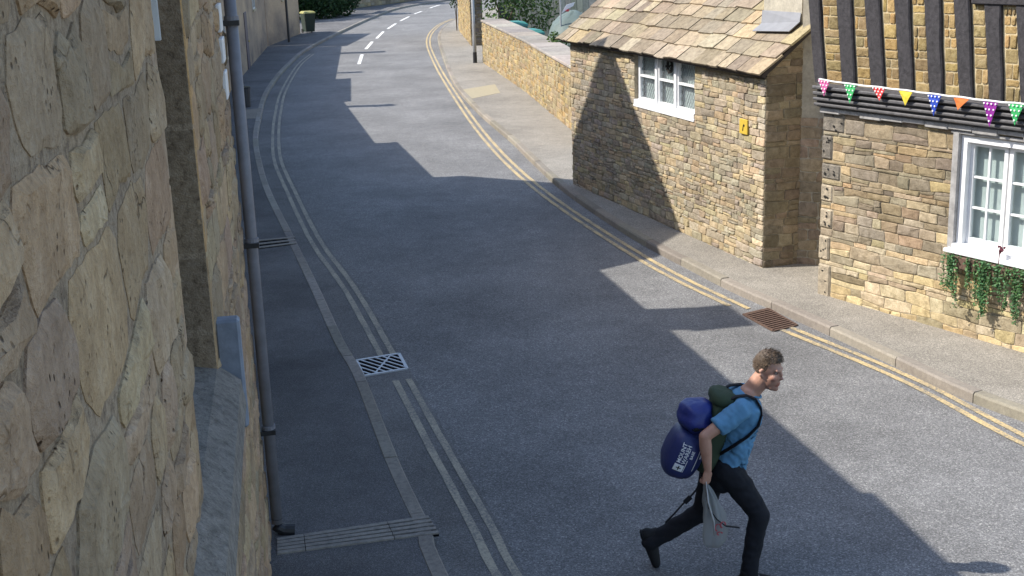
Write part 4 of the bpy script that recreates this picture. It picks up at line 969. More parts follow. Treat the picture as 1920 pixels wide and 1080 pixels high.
# things in the garden
bx = G(930, 108, .1)
def behind(px, py, y): q = Y(px, py, y); return V3((q.x, q.y, 0))
bs = behind(972, 60, 50)
def wheelie(loc, label, body, lid, rot=0, s=1.0):
    t = thing('wheelie_bin', label, 'bin', loc); loc = V3(loc); cr, sr = math.cos(rot), math.sin(rot)
    def q(x, y, z): return loc + V3((x * cr - y * sr, x * sr + y * cr, z)) * s
    m = MB(); a = [(-.22, -.26), (.22, -.26), (.22, .26), (-.22, .26)]; b = [(-.28, -.34), (.28, -.34), (.28, .34), (-.28, .34)]
    m.add([q(x, y, .06) for x, y in a] + [q(x, y, .96) for x, y in b], [(3, 2, 1, 0), (4, 5, 6, 7)] + [(i, (i + 1) % 4, 4 + (i + 1) % 4, 4 + i) for i in range(4)]); bd = m.build('body', body, t)
    m = MB(); m.add([q(x * 1.06, y * 1.06, .955) for x, y in b] + [q(x * 1.04, y * 1.04, 1.0) for x, y in b] + [q(x * .8, y * .8, 1.06) for x, y in b], [(0, 1, 5, 4), (1, 2, 6, 5), (2, 3, 7, 6), (3, 0, 4, 7), (4, 5, 9, 8), (5, 6, 10, 9), (6, 7, 11, 10), (7, 4, 8, 11), (8, 9, 10, 11), (3, 2, 1, 0)]); m.build('lid', lid, t)
    MB().tube([q(-.26, .38, .97), q(.26, .38, .97)], .018, 8).build('handle', body, t)
    for x in (-.24, .24): MB().tube([q(x - .03, .27, .1), q(x + .03, .27, .1)], .1, 12, ref=V3((0, 0, 1))).build('wheel', M['blackmetal'], t)
    return t
wheelie(V3((-9.52, 63.95, .104)), 'dark green wheelie bin with a yellowish lid at the terrace end', M['binbody'], M['binlid'], .5, .98)
zt = 0.0
for (px_, y_, lab) in ((955, 46.5, 'teal wheelie bin behind the garden wall nearest the lamp post'), (982, 42.5, 'teal wheelie bin behind the garden wall nearest the tarpaulin')):
    c = Y(px_, 30, y_); o = wheelie(V3((c.x + .1, y_, -.06)), lab, M['teal'], M['teal'], .3, 1.45)
    o['group'] = 'teal bins in the garden'
def tarp():
    c = Y(1018, 40, 38.0); t = thing('covered_stack', 'grey green tarpaulin draped over a stack behind the garden wall', 'tarpaulin', V3((c.x + .9, 38.0, -.06)))
    n_, m_ = 18, 10; vs_ = []; fs = []; b = V3((c.x + .9, 38, -.06))
    for j in range(m_ + 1):
        for i in range(n_):
            th = 2 * math.pi * i / n_; f = j / m_; r_ = 1.15 - .5 * max(0, f - .35) / .65 - (.55 * max(0, f - .85) / .15)
            w = 1 + .06 * math.sin(th * 5 + j) * (1 - f); sq = 1 / max(abs(math.cos(th)), abs(math.sin(th))) ** .6
            vs_.append(b + V3((math.cos(th) * r_ * w * sq * .8, math.sin(th) * r_ * w * sq * 1.5, 2.35 * (f ** .8) + rg.uniform(-.03, .03) * (f > 0))))
    for j in range(m_):
        for i in range(n_): fs.append((j * n_ + i, j * n_ + (i + 1) % n_, (j + 1) * n_ + (i + 1) % n_, (j + 1) * n_ + i))
    fs.append(tuple(range(m_ * n_, (m_ + 1) * n_)))
    MB().add(vs_, fs).build('cover', M['tarp'], t, smooth=True)
    MB().tube([b + V3((math.cos(i * math.pi / 12) * 1.18, math.sin(i * math.pi / 12) * 2.0, .75)) for i in range(25)], .02, 6, cap=False).build('rope', M['oldwhite'], t)
tarp()
c = Y(945, 12, 52); shrub('garden_shrub', 'light green shrub behind the bins in the garden', 'shrub', V3((c.x, 52, -.06)), [(0, 0, 1.6, 1.0, .8, .9), (.7, .2, 2.4, .8, .7, .8), (-.5, 0, 2.6, .7, .6, .7), (1.4, .3, 1.5, .8, .6, .9)], 520, .13, M['leaf'], rg)
c = W(1045, 55, gbase[0], gbase[1], -.75); shrub('garden_shrub', 'small bright shrub at the cottage end of the garden wall', 'shrub', V3((c.x, c.y, -.06)), [(0, 0, 1.55, .25, .25, .3), (.15, .1, 1.3, .3, .3, .4), (-.1, .1, 1.75, .18, .18, .2)], 800, .07, M['leaf'], rg, trunk_r=.03)
c = Y(856, 40, 62); tr_b = V3((c.x, 62, .1))
shrub('hanging_plant', 'straggly plant spilling down the far golden wall end', 'plant', V3((c.x, 62.0, .104)), [(0, 0, 2.3, .35, .3, .55), (-.1, 0, 1.5, .22, .2, .5), (.1, 0, 3.0, .5, .4, .5)], 420, .1, M['leaf_dark'], rg, trunk_r=.03)
# signal-red-and-white pennant on a pole behind the roof edge
c = Y(1051, 20, 37); sg = thing('garden_pole', 'thin grey pole with a white and red pennant behind the cottage roof', 'pole', V3((c.x, 37, -.06)))
MB().tube([V3((c.x, 37, -.06)), V3((c.x, 37, 4.6))], .025, 8).build('pole', M['lamp'], sg)
a_, b_, c_, d_ = [Y(x, y, 36.95) for x, y in ((1053, 23), (1074, 6), (1079, 3), (1068, 12))]
MB().sweep([Y(1053, 25, 36.9), Y(1062, 9, 36.9), Y(1078, 4, 36.9), Y(1075, 11, 36.9), Y(1064, 17, 36.9)], V3((0, .02, 0))).build('pennant', M['white'], sg)
MB().sweep([Y(1060, 21, 36.86), Y(1064, 17.5, 36.86), Y(1068, 18, 36.86), Y(1066, 22, 36.86)], V3((0, .02, 0))).build('red_band', plain('red_cloth', (.5, .05, .06), .8, .2), sg)

# ================================================================== FAR END OF THE STREET
rf = random.Random(53)
slab_far = None
h0 = G(600, 34)
shrub('hedge_bush', 'dark green hedge bush beyond the wheelie bin at the bend', 'hedge', V3((h0.x - .5, h0.y + 1, -.06)), [(-1.2, -1.5, 1.0, 1.6, 1.0, 1.0), (.8, -1.3, .9, 1.4, .9, .9), (-2.2, .5, 1.3, 1.7, 1.2, 1.3), (0, 0, 1.6, 1.7, 1.2, 1.5), (1.6, .3, 1.3, 1.3, 1.1, 1.3), (-1, .5, 2.8, 1.9, 1.4, 1.4), (1.0, .6, 2.9, 1.6, 1.3, 1.3), (-3.2, .6, 2.7, 1.4, 1.2, 1.3)], 1500, .17, M['leaf_dark'], rf, trunk_r=.07)
for k, (px_, py_) in enumerate(((628, 28), (638, 24), (645, 22))):
    p = G(px_, py_); m = MB(); m.cbox(p + V3((0, 0, .8)), V3((.16, 0, 0)), V3((0, .16, 0)), V3((0, 0, .92)), .02)
    q = tag(m.build('gate_post', M['timber_stone']), ('leftmost', 'middle', 'rightmost')[k] + ' of the three pale posts at the far driveway', 'post', 'posts at the far driveway')
fa, fb = G(648, 17), G(760, 3)
fw = thing('boundary_wall', 'pale stone boundary wall at the far top of the bend', 'wall', (fa + fb) / 2)
fp = Plane(fa, fb + (fb - fa) * .6).face((0, 0, 0)); m = MB(); wbox(m, fp, 0, fp.L, -.08, 2.2, -.45, 0); m.build('wall_core', M['garden_stone'], fw)
masonry(fw, fp, courses(fp.L, lambda u: 2.2, (.14, .26), (.3, .7), rf, (), .25, .1, .02, .2), M['timber_stone'], (.01, .03), rf, limit=40)
m = MB(); wcbox(m, fp, 0, fp.L, 2.2, 2.3, -.52, .06, .02); m.build('coping', M['coping'], fw)
def tree(base, label, H_, spread, n, rng):
    cl = []
    for k in range(22):
        a = rng.uniform(0, 6.28); r_ = spread * rng.uniform(.15, 1) ** .7; cl.append((math.cos(a) * r_, math.sin(a) * r_, H_ * rng.uniform(.5, 1.0), spread * rng.uniform(.25, .4), spread * rng.uniform(.25, .4), H_ * rng.uniform(.08, .14)))
    return shrub('tree', label, 'tree', base, cl, n, .26, M['leaf'], rng, trunk_h=H_ * .4, trunk_r=.28)
tp0 = G(575, 20); tree(V3((-17.5, 76.5, -.06)), 'broad tree behind the hedge shading the far driveway', 8.6, 4.2, 800, rf)
tree(V3((-17, 88, -.06)), 'broad tree standing above the pale boundary wall', 8.8, 4.2, 700, rf)
# dark box by the doorway on left pavement
c = G(450, 202, .104); tub = thing('planter_tub', 'short dark planter tub on the shaded pavement beside the downpipe', 'planter', V3((c.x + .1, c.y + .15, .104)))
b = V3((c.x + .1, c.y + .15, .104)); MB().tube([b, b + V3((0, 0, .5)), b + V3((0, 0, .56))], [.17, .2, .215], 14).build('tub', M['darkplastic'], tub)
MB().tube([b + V3((0, 0, .5)), b + V3((0, 0, .563))], [.18, .19], 14).build('soil', M['earth'], tub)

# ================================================================== BUNTING
rb_ = random.Random(61)
def TP(x, y, off=.2): return W(x, y, T0, T1, off)
sA, sB = TP(1536, 149), TP(1990, 203)
bu = thing('bunting', 'string of coloured pennant flags hung along the black jetty moulding', 'bunting', (sA + sB) / 2)
knots = [(1536, 148), (1594, 157), (1647, 163), (1698, 169), (1752, 176), (1803, 182), (1857, 189), (1905, 193), (1990, 203)]
spt = []
for i, (x, y) in enumerate(knots):
    spt.append(TP(x, y))
    if i < len(knots) - 1: spt.append((TP(x, y) + TP(*knots[i + 1])) / 2 - V3((0, 0, .006)))
MB().tube(spt, .01, 6).build('string', M['white'], bu)
fm = {n_: plain('flag_' + n_, c, .7, .3, 0, .12, 8) for n_, c in dict(pink=(.55, .12, .3), green=(.05, .38, .12), red=(.6, .04, .04), yellow=(.7, .55, .06), blue=(.03, .07, .42), orange=(.62, .16, .04), purple=(.22, .02, .24)).items()}
for (x, y, w_, h_, col, dots, tilt) in ((1545, 150, .15, .17, 'pink', 1, .01), (1594, 157.5, .15, .2, 'green', 1, .01), (1647, 163.5, .16, .13, 'red', 1, .04), (1698, 169.5, .16, .15, 'yellow', 0, 0), (1752, 176.5, .15, .21, 'blue', 1, .0), (1803, 182.5, .17, .12, 'orange', 0, -.03), (1857, 189.5, .15, .24, 'purple', 1, .01), (1905, 194, .15, .2, 'green', 1, .0), (1960, 200, .15, .2, 'red', 1, 0)):
    w_ *= 1.3; h_ *= 1.12; t = TP(x, y); a = t - tp_.u * w_ / 2; b = t + tp_.u * w_ / 2; tip = t + tp_.u * tilt - V3((0, 0, h_)) + tp_.n * rb_.uniform(-.02, .03)
    mid = (a + b) / 2 + tp_.n * .012 - V3((0, 0, h_ * .4)); vs_ = [a, t + tp_.n * .008, b, tip, mid]
    ml = (a + tip) / 2; mr = (b + tip) / 2
    P_ = [a, t, b, mr + tp_.n * .006, tip, ml - tp_.n * .006, mid]
    m = MB().add([p for p in P_] + [p - tp_.n * .002 for p in P_], [(0, 1, 6), (1, 2, 6), (2, 3, 6), (3, 4, 6), (4, 5, 6), (5, 0, 6), (7, 8, 13), (8, 9, 13), (9, 10, 13), (10, 11, 13), (11, 12, 13), (12, 7, 13)] + [(i, (i + 1) % 6, 7 + (i + 1) % 6, 7 + i) for i in range(6)])
    fl = m.build('flag', fm[col], bu)
    if dots:
        dm = MB()
        for r_ in range(4):
            for c_ in range(4 - r_):
                uu = (c_ - (3 - r_) / 2) * w_ * .24; zz_ = -h_ * (.1 + r_ * .22)
                cc = t + tp_.u * (uu + tilt * -zz_ / h_) + V3((0, 0, zz_)) + tp_.n * (.016 if abs(uu) < .03 else .01)
                dm.ball(cc, tp_.u * .011, V3((0, 0, .011)), tp_.n * .003, n=8, m=4)
        tag(dm.build('dots', M['white'], fl), kind='stuff')

# ================================================================== TRAILING PLANT UNDER THE WINDOW
tb = tp_.at(wl + .05, wbm - .09, 0)
pt_ = thing('window_box', 'trailing green plant in a trough under the white window sill', 'window box', tp_.at(wl + .5, wbm - .2, .1))
m = MB(); wcbox(m, tp_, wl + .0, wl + 1.3, wbm - .2, wbm - .06, .005, .14, .012); m.build('trough', M['rust'], pt_)
lm = MB(); stm = MB()
for k in range(46):
    u = wl + rt.uniform(-.02, 1.25); ln = rt.uniform(.08, .25)
    for (cu_, cl_, wd) in ((wl + .04, .3, .1), (wl + .2, .5, .07), (wl + .37, .45, .08), (wl + .55, .5, .1), (wl + .85, .4, .12)):
        if abs(u - cu_) < wd: ln += cl_ * rt.uniform(.3, .8)
    ln = min(ln, .62)
    p = tp_.at(u, wbm - .07, .14); pts = [tp_.at(u, wbm - .06, .1), p]
    ns = int(ln / .05) + 1
    for i in range(ns): pts.append(pts[-1] + V3((0, 0, -.05)) + tp_.u * rt.uniform(-.012, .012) + tp_.n * rt.uniform(-.008, .006))
    stm.tube(pts, .003, 4, tint=(1, 1, 1))
    for q_ in pts[1:]:
        for j in range(9):
            c = q_ + tp_.u * rt.gauss(0, .016) + tp_.n * rt.uniform(-.01, .03) + V3((0, 0, rt.uniform(-.03, .03)))
            d = V3((rt.gauss(0, 1), rt.gauss(0, 1), rt.gauss(-.3, 1))).normalized() * rt.uniform(.012, .022); e = d.orthogonal().normalized() * .010
            kk = rt.uniform(.55, 1.7); lm.add([c - d, c + e, c + d, c - e], [(0, 1, 2), (0, 2, 3)], (kk * rt.uniform(.8, 1.2), kk, kk * rt.uniform(.7, 1.1)))
tag(lm.build('leaves', M['leaf_trail'], pt_, fix=False), kind='stuff'); stm.build('stems', M['bark'], pt_)
fs_ = MB(); b = tp_.at(tuv(1888, 480)[0], wbm - .06, .13)
fs_.tube([b, b + V3((0, 0, .12)), b + tp_.u * .01 + V3((0, 0, .22))], .006, 5)
for k in range(6): c = b + tp_.u * rt.uniform(-.06, .06) + V3((0, 0, rt.uniform(.14, .23))); fs_.tube([b + V3((0, 0, .12)), c], .004, 4); fs_.ball(c, .014, n=6, m=4)
fs_.build('flower_stalk', plain('maroon_stalk', (.12, .03, .045), .8, .2), pt_)

# ================================================================== PERSON crossing the road, with pack, sacks and bag
rp_ = random.Random(77)
PB = V3((1.42, 8.46, 0))
def bake(obj, voxel, smooth_it=6, fn=None, keep=None):
    md = obj.modifiers.new('r', 'REMESH'); md.mode = 'VOXEL'; md.voxel_size = voxel
    sm = obj.modifiers.new('s', 'SMOOTH'); sm.iterations = smooth_it; sm.factor = .5
    bpy.context.view_layer.update()
    ev = obj.evaluated_get(bpy.context.evaluated_depsgraph_get()); me = bpy.data.meshes.new_from_object(ev)
    obj.modifiers.clear(); mat = obj.data.materials[0] if obj.data.materials else None; old = obj.data; obj.data = me; bpy.data.meshes.remove(old)
    if not me.materials and mat: me.materials.append(mat)
    org = WB[obj.name]
    if fn:
        for v in me.vertices: v.co = fn(v.co + org, v.normal) - org
    a = me.attributes.get('tint')
    if a: me.attributes.remove(a)
    a = me.attributes.new('tint', 'FLOAT_COLOR', 'POINT'); n_ = len(me.vertices)
    cols = []
    for v in me.vertices: cols += [*(keep(v.co + org) if keep else (1, 1, 1)), 1.0]
    a.data.foreach_set('color', cols)
    me.polygons.foreach_set('use_smooth', [True] * len(me.polygons)); return obj
def cloth_mat(name, col, rough=.85, weave=.0015, sheen=.0, var=.12):
    m, nt, b = new_mat(name); n_ = noise_t(nt, 12, 4, .6); c = ramp(nt, n_, [(.3, tuple(x * (1 - var) for x in col)), (.7, tuple(x * (1 + var) for x in col))])
    c = mixc(nt, 1.0, c, tint(nt), 'MULTIPLY'); nt.links.new(c, b.inputs['Base Color']); b.inputs['Roughness'].default_value = rough; b.inputs['Specular IOR Level'].default_value = .25
    bump(nt, b, noise_t(nt, 420, 2), .4, weave); return m
m, nt, b = new_mat('skin'); c = mixc(nt, 1.0, ramp(nt, noise_t(nt, 30, 4), [(.3, (.40, .215, .15)), (.7, (.47, .265, .19))]), tint(nt), 'MULTIPLY'); nt.links.new(c, b.inputs['Base Color']); b.inputs['Roughness'].default_value = .55
b.inputs['Subsurface Weight'].default_value = .08; b.inputs['Subsurface Radius'].default_value = (.01, .004, .002); M['skin'] = m
M['tee'] = cloth_mat('blue_jersey', (.10, .24, .385)); M['denim'] = cloth_mat('black_denim', (.013, .014, .018)); M['hair'] = cloth_mat('brown_hair', (.085, .062, .045), .55)
M['shoe'] = cloth_mat('dark_shoe', (.014, .014, .015), .7); M['nylon'] = plain('blue_nylon', (.018, .03, .17), .42, .45, 0, .18, 7, .006, 16); M['nylon2'] = plain('navy_nylon', (.02, .03, .12), .45, .45, 0, .18, 7, .005, 18)
M['packgreen'] = cloth_mat('olive_pack', (.04, .06, .035), .8); M['webbing'] = cloth_mat('black_webbing', (.012, .012, .014), .75); M['print'] = plain('white_print', (.7, .72, .74), .6, .3, 0, .05)

pr = thing('person', 'man in blue t-shirt and black trousers striding across the road with head turned', 'person', PB)
X, Yv, Z = V3((1, 0, 0)), V3((0, 1, 0)), V3((0, 0, 1))
HIPR, KNR, ANR = V3((1.475, 8.37, .90)), V3((1.70, 8.31, .545)), V3((1.625, 8.285, .125))
HIPL, KNL, ANL = V3((1.435, 8.55, .89)), V3((1.345, 8.575, .465)), V3((.975, 8.63, .205))
SHR, ELR, WRR = V3((1.55, 8.285, 1.35)), V3((1.292, 8.215, 1.195)), V3((1.318, 8.225, .94))
SHL, ELL, WRL = V3((1.585, 8.64, 1.35)), V3((1.50, 8.74, 1.07)), V3((1.51, 8.70, .84))
NECK = V3((1.645, 8.465, 1.415)); HC = V3((1.768, 8.43, 1.588))
yaw = math.radians(38); hf = V3((math.cos(yaw), -math.sin(yaw), 0)); hl = V3((math.sin(yaw), math.cos(yaw), 0))
tl = math.radians(10); hfw = (hf * math.cos(tl) - Z * math.sin(tl)).normalized(); hup = (Z * math.cos(tl) + hf * math.sin(tl)).normalized()
def hp(f, l, u): return HC + hfw * f + hl * l + hup * u
B = MB()
# torso and neck
B.tube([V3((1.47, 8.46, .86)), V3((1.505, 8.46, .98)), V3((1.55, 8.46, 1.12)), V3((1.59, 8.46, 1.24)), V3((1.615, 8.46, 1.34)), V3((1.635, 8.465, 1.40))], [(.115, .155), (.1, .14), (.108, .15), (.12, .165), (.105, .165), (.07, .09)], 16, ref=X, round_cap=True)
B.tube([V3((1.63, 8.465, 1.38)), NECK + V3((.02, 0, .02)), HC + V3((-.03, .012, -.05))], [.074, .067, .066], 14, round_cap=True)
# head
B.ball(hp(-.012, 0, .03), hfw * .097, hl * .077, hup * .095, n=20, m=14)
B.ball(hp(.024, 0, -.044), hfw * .073, hl * .062, hup * .094, n=18, m=12)
B.ball(hp(.05, 0, -.102), hfw * .04, hl * .044, hup * .035, n=14, m=10)
B.ball(hp(.077, 0, -.114), hfw * .022, hl * .027, hup * .02, n=12, m=8)
B.ball(hp(.078, 0, .032), hfw * .018, hl * .055, hup * .016, n=12, m=8)
for s in (-1, 1):
    B.ball(hp(.058, .04 * s, -.025), hfw * .03, hl * .025, hup * .026, n=12, m=8)
    B.tube([hp(-.012, .075 * s, .02), hp(-.022, .083 * s, .005), hp(-.018, .082 * s, -.015), hp(-.006, .075 * s, -.032)], [.012, .015, .013, .009], 8, round_cap=True)
B.tube([hp(.088, 0, .025), hp(.103, 0, -.002), hp(.116, 0, -.024), hp(.1, 0, -.034)], [.010, .0115, .0135, .011], 8, round_cap=True)
B.tube([hp(.088, -.022, -.070), hp(.1, 0, -.066), hp(.088, .022, -.070)], [.006, .008, .006], 8, round_cap=True)
B.tube([hp(.086, -.019, -.082), hp(.097, 0, -.084), hp(.086, .019, -.082)], [.006, .008, .006], 8, round_cap=True)
# arms
def limb(pts, rad, n_=12): B.tube(pts, rad, n_, round_cap=True)
limb([SHR, SHR.lerp(ELR, .35), SHR.lerp(ELR, .75), ELR], [.056, .053, .045, .041]); limb([ELR, ELR.lerp(WRR, .28), ELR.lerp(WRR, .7), WRR], [.041, .045, .035, .027])
limb([SHL, SHL.lerp(ELL, .4), ELL], [.056, .05, .041]); limb([ELL, ELL.lerp(WRL, .3), WRL], [.041, .044, .027])
def hand(w, d, side_n, thumb_d, curl):
    d = d.normalized(); side_n = (side_n - d * d.dot(side_n)).normalized(); pal = d.cross(side_n).normalized()
    if pal.dot(thumb_d) < 0 and False: pal = -pal
    B.tube([w, w + d * .03, w + d * .085], [(.022, .026), (.019, .038), (.016, .041)], 12, ref=side_n, round_cap=True)
    for i, (L, off) in enumerate(((.072, .03), (.08, .01), (.074, -.01), (.058, -.029))):
        p = w + d * .085 + pal * off; dirs = d.copy(); pts = [p - d * .015, p]; ang = 0
        for k, f in enumerate((.45, .32, .23)):
            ang += curl * (1 + .12 * i) * (.8 if k == 0 else 1.0); dd = d * math.cos(ang) + side_n * math.sin(ang); pts.append(pts[-1] + dd * L * f)
        B.tube(pts, [.0095, .0095, .009, .0085, .0075], 8, round_cap=True)
    p = w + d * .03 + pal * .03; t1 = p + d * .028 + pal * .016 + side_n * .015; t2 = t1 + d * .022 + side_n * .022 - pal * .006
    B.tube([p, t1, t2, t2 + d * .004 + side_n * .016 - pal * .012], [.012, .0115, .010, .0085], 8, round_cap=True)
hand(WRR, V3((-.12, .02, -1)), V3((-.5, .85, 0)), X, .95)
hand(WRL, V3((.05, -.05, -1)), V3((.3, -.95, 0)), X, .6)
# legs and feet
limb([HIPR, HIPR.lerp(KNR, .4), KNR], [.088, .08, .058]); limb([KNR, KNR.lerp(ANR, .3), ANR], [.056, .056, .038])
limb([HIPL, HIPL.lerp(KNL, .4), KNL], [.088, .08, .058]); limb([KNL, KNL.lerp(ANL, .3), ANL], [.056, .056, .038])
limb([ANR, V3((1.67, 8.277, .055)), V3((1.77, 8.262, .04))], [.032, .028, .02]); limb([ANL, V3((.975, 8.635, .155)), V3((.995, 8.628, .085))], [.03, .026, .018])
def skin_tint(p):
    d = p - HC; f, l, u = d.dot(hfw), d.dot(hl), d.dot(hup)
    if d.length > .2: return (1, .98, .96)
    t = [1.0, 1.0, 1.0]
    if f > .075 and abs(l) < .024 and -.092 < u < -.06: t = [.82, .6, .58]
    elif f > .0 and u < -.045 or (u < -.03 and f > .06): t = [.84, .82, .82]
    if f > .055 and .012 < abs(l) < .05 and .003 < u < .02: t = [.68, .6, .56]
    if f > .05 and -.045 < u < -.01 and .02 < abs(l): t = [t[0] * 1.03, t[1] * .93, t[2] * .92]
    return tuple(t)
def face_fn(p, nrm):
    d = p - HC; f, l, u = d.dot(hfw), d.dot(hl), d.dot(hup)
    for s in (-1, 1):
        q = ((l - .031 * s) / .02) ** 2 + ((u - .012) / .013) ** 2
        if f > .04 and q < 1: p = p - hfw * (.009 * (1 - q))
    return p
body = bake(B.build('body', M['skin'], pr, org=PB), .006, 5, face_fn, skin_tint)
# eyes and brows
for s in (-1, 1):
    e = MB().ball(hp(.070, .031 * s, .011), .0118, n=12, m=8); eo = e.build('eye', plain('eye_white', (.28, .23, .21), .2, .5, 0, .02) if s < 0 else bpy.data.materials['eye_white'], pr, smooth=True)
    e = MB().ball(hp(.0795, .032 * s, .0105), .0062, n=10, m=6); e.build('iris', M['ink'], eo)
    e = MB().tube([hp(.082, .014 * s, .024), hp(.084, .03 * s, .029), hp(.07, .05 * s, .025)], [.0035, .0045, .0025], 6); e.build('eyebrow', M['hair'], pr)
# hair: cap plus short tufts
hm = MB(); nU, nV = 36, 18; grid = {}
def hair_r(f, l, u): return 1.0
vs_ = []; keep = []
for j in range(nV + 1):
    ph = math.pi * j / nV
    for i in range(nU):
        th = 2 * math.pi * i / nU; d = hfw * (math.sin(ph) * math.cos(th)) + hl * (math.sin(ph) * math.sin(th)) + hup * math.cos(ph)
        f, l, u = math.sin(ph) * math.cos(th), math.sin(ph) * math.sin(th), math.cos(ph)
        th_ = .005 + .022 * max(0, u) ** 1.2 + .010 * max(0, u) * max(0, f); nz = noise.noise(V3((f * 6, l * 6, u * 6))) * .006
        p = hp(-.012, 0, .03) + hfw * f * (.097 + th_ * .75 + nz) + hl * l * (.077 + th_ * .6 + nz) + hup * u * (.095 + th_ + nz)
        vs_.append(p)
        line = .5 - .1 * abs(l) if f > .35 else (-.05 - .55 * max(0, min(1, (.35 - f) / .7)))
        if f > .1 and f <= .35: line = .05 if abs(l) > .5 else .4
        keep.append(u > line)
fs = []
for j in range(nV):
    for i in range(nU):
        q = (j * nU + i, j * nU + (i + 1) % nU, (j + 1) * nU + (i + 1) % nU, (j + 1) * nU + i)
        if sum(keep[k] for k in q) >= 3: fs.append(q)
used = sorted({k for f_ in fs for k in f_}); mp = {k: i for i, k in enumerate(used)}
hm.add([vs_[k] for k in used], [tuple(mp[k] for k in f_) for f_ in fs])
for k in range(1500):
    th = rp_.uniform(0, 6.283); u = rp_.uniform(-.35, 1); sn = math.sqrt(max(0, 1 - u * u)); f, l = sn * math.cos(th), sn * math.sin(th)
    lim = .5 if f > .35 else (-.05 - .55 * max(0, min(1, (.35 - f) / .7)))
    if u < lim: continue
    th_ = .005 + .022 * max(0, u) ** 1.2
    p = hp(-.012, 0, .03) + hfw * f * (.097 + th_ * .7) + hl * l * (.077 + th_ * .55) + hup * u * (.095 + th_ * .9)
    nd_ = (hfw * f + hl * l + hup * u); L = .010 + .02 * max(0, u); dr = (nd_ * .45 + hfw * (.9 if u > .3 else -.2) + hup * (-.1 if u > .3 else -.8) + V3((rp_.gauss(0, .25), rp_.gauss(0, .25), rp_.gauss(0, .25)))).normalized()
    e = dr.cross(nd_).normalized() * .0022; kk = rp_.uniform(.6, 1.9); t = (kk, kk * .95, kk * .88)
    hm.add([p - e - nd_ * .004, p + e - nd_ * .004, p + dr * L + e * .3 + nd_ * .002, p + dr * L - e * .3], [(0, 1, 2, 3)], t)
hm.build('hair', M['hair'], pr, fix=False)
# t-shirt
T = MB()
T.tube([V3((1.475, 8.46, .845)), V3((1.505, 8.46, .93)), V3((1.53, 8.46, 1.03)), V3((1.565, 8.46, 1.15)), V3((1.598, 8.46, 1.25)), V3((1.612, 8.46, 1.34)), V3((1.63, 8.465, 1.395)), V3((1.64, 8.465, 1.415))], [(.128, .172), (.135, .172), (.132, .168), (.132, .172), (.138, .183), (.122, .185), (.092, .13), (.076, .085)], 20, ref=X)
T.tube([SHR + V3((.03, .05, .01)), SHR, SHR.lerp(ELR, .3), SHR.lerp(ELR, .66)], [.075, .074, .074, .071], 14)
T.tube([SHL + V3((.03, -.05, .01)), SHL, SHL.lerp(ELL, .3), SHL.lerp(ELL, .66)], [.075, .074, .07, .068], 14)
def tee_fn(p, n_):
    k = noise.noise(V3((p.x * 9 + p.z * 6, p.y * 7, p.z * 16 - p.x * 10))) * .017 + noise.noise(V3((p.x * 22, p.y * 14, p.z * 30 + p.x * 24))) * .009
    return p + n_ * k * (1.4 if p.z < 1.15 else .7)
bake(T.build('t_shirt', M['tee'], pr, org=PB), .0085, 6, tee_fn)
NR = MB(); NR.tube([NECK + V3((.012, 0, -.005)) + (X * math.cos(a) * .068 + Yv * math.sin(a) * .072 + Z * (-.028 * math.cos(a))) for a in [i * math.pi / 12 for i in range(25)]], .008, 6, cap=False)
NR.build('collar', M['tee'], pr, smooth=True)
# trousers
J = MB()
J.tube([V3((1.478, 8.46, .89)), V3((1.468, 8.46, .85)), V3((1.455, 8.46, .79))], [(.118, .165), (.125, .172), (.105, .15)], 18, ref=X, round_cap=True)
J.tube([HIPR + V3((0, 0, -.02)), HIPR.lerp(KNR, .4), KNR], [.108, .096, .076], 14, round_cap=True); J.tube([KNR, KNR.lerp(ANR, .35), KNR.lerp(ANR, .8), ANR + V3((0, 0, -.055))], [.075, .070, .062, .064], 14, round_cap=True)
J.tube([HIPL + V3((0, 0, -.02)), HIPL.lerp(KNL, .4), KNL], [.108, .096, .076], 14, round_cap=True); J.tube([KNL, KNL.lerp(ANL, .35), KNL.lerp(ANL, .8), ANL + (ANL - KNL).normalized() * .02], [.075, .070, .064, .066], 14, round_cap=True)
def jean_fn(p, n_):
    return p + n_ * (noise.noise(V3((p.x * 14, p.y * 8, p.z * 22))) * .008 + noise.noise(V3((p.x * 30, p.y * 18, p.z * 46))) * .003)
bake(J.build('trousers', M['denim'], pr, org=PB), .0095, 6, jean_fn)
MB().ball(V3((1.53, 8.287, .815)), .006, n=8, m=6).build('rivet', M['print'], pr)
# shoes
def shoe(heel, toe, up, name='shoe'):
    d = (toe - heel).normalized(); up = (up - d * d.dot(up)).normalized(); s = d.cross(up); L = (toe - heel).length; m = MB()
    m.tube([heel + d * .02 + up * .045, heel + d * L * .35 + up * .05, heel + d * L * .65 + up * .04, heel + d * L * .93 + up * .032], [(.052, .042), (.056, .047), (.046, .053), (.036, .049)], 14, ref=up, round_cap=True)
    m.tube([heel + d * .045 + up * .05, heel + d * .05 + up * .125], [.05, .056], 12)
    o = bake(m.build(name, M['shoe'], pr), .007, 4)
    so = MB(); so.tube([heel + d * .0 + up * .012, heel + d * L * .4 + up * .012, heel + d * L * .7 + up * .012, heel + d * (L - .01) + up * .016], [(.013, .037), (.013, .038), (.013, .046), (.012, .036)], 12, ref=up, round_cap=True); so.build('sole', M['webbing'], o)
    for k in range(3):
        c = heel + d * L * (.45 + .1 * k) + up * (.092 - .012 * k); MB().tube([c - s * .028, c + up * .004, c + s * .028], .0035, 5).build('lace', M['pipe'], o)
shoe(V3((1.57, 8.29, .004)), V3((1.85, 8.245, .004)), Z)
shoe(V3((.885, 8.648, .262)), V3((.975, 8.622, .006)), V3((.95, -.05, .35)))

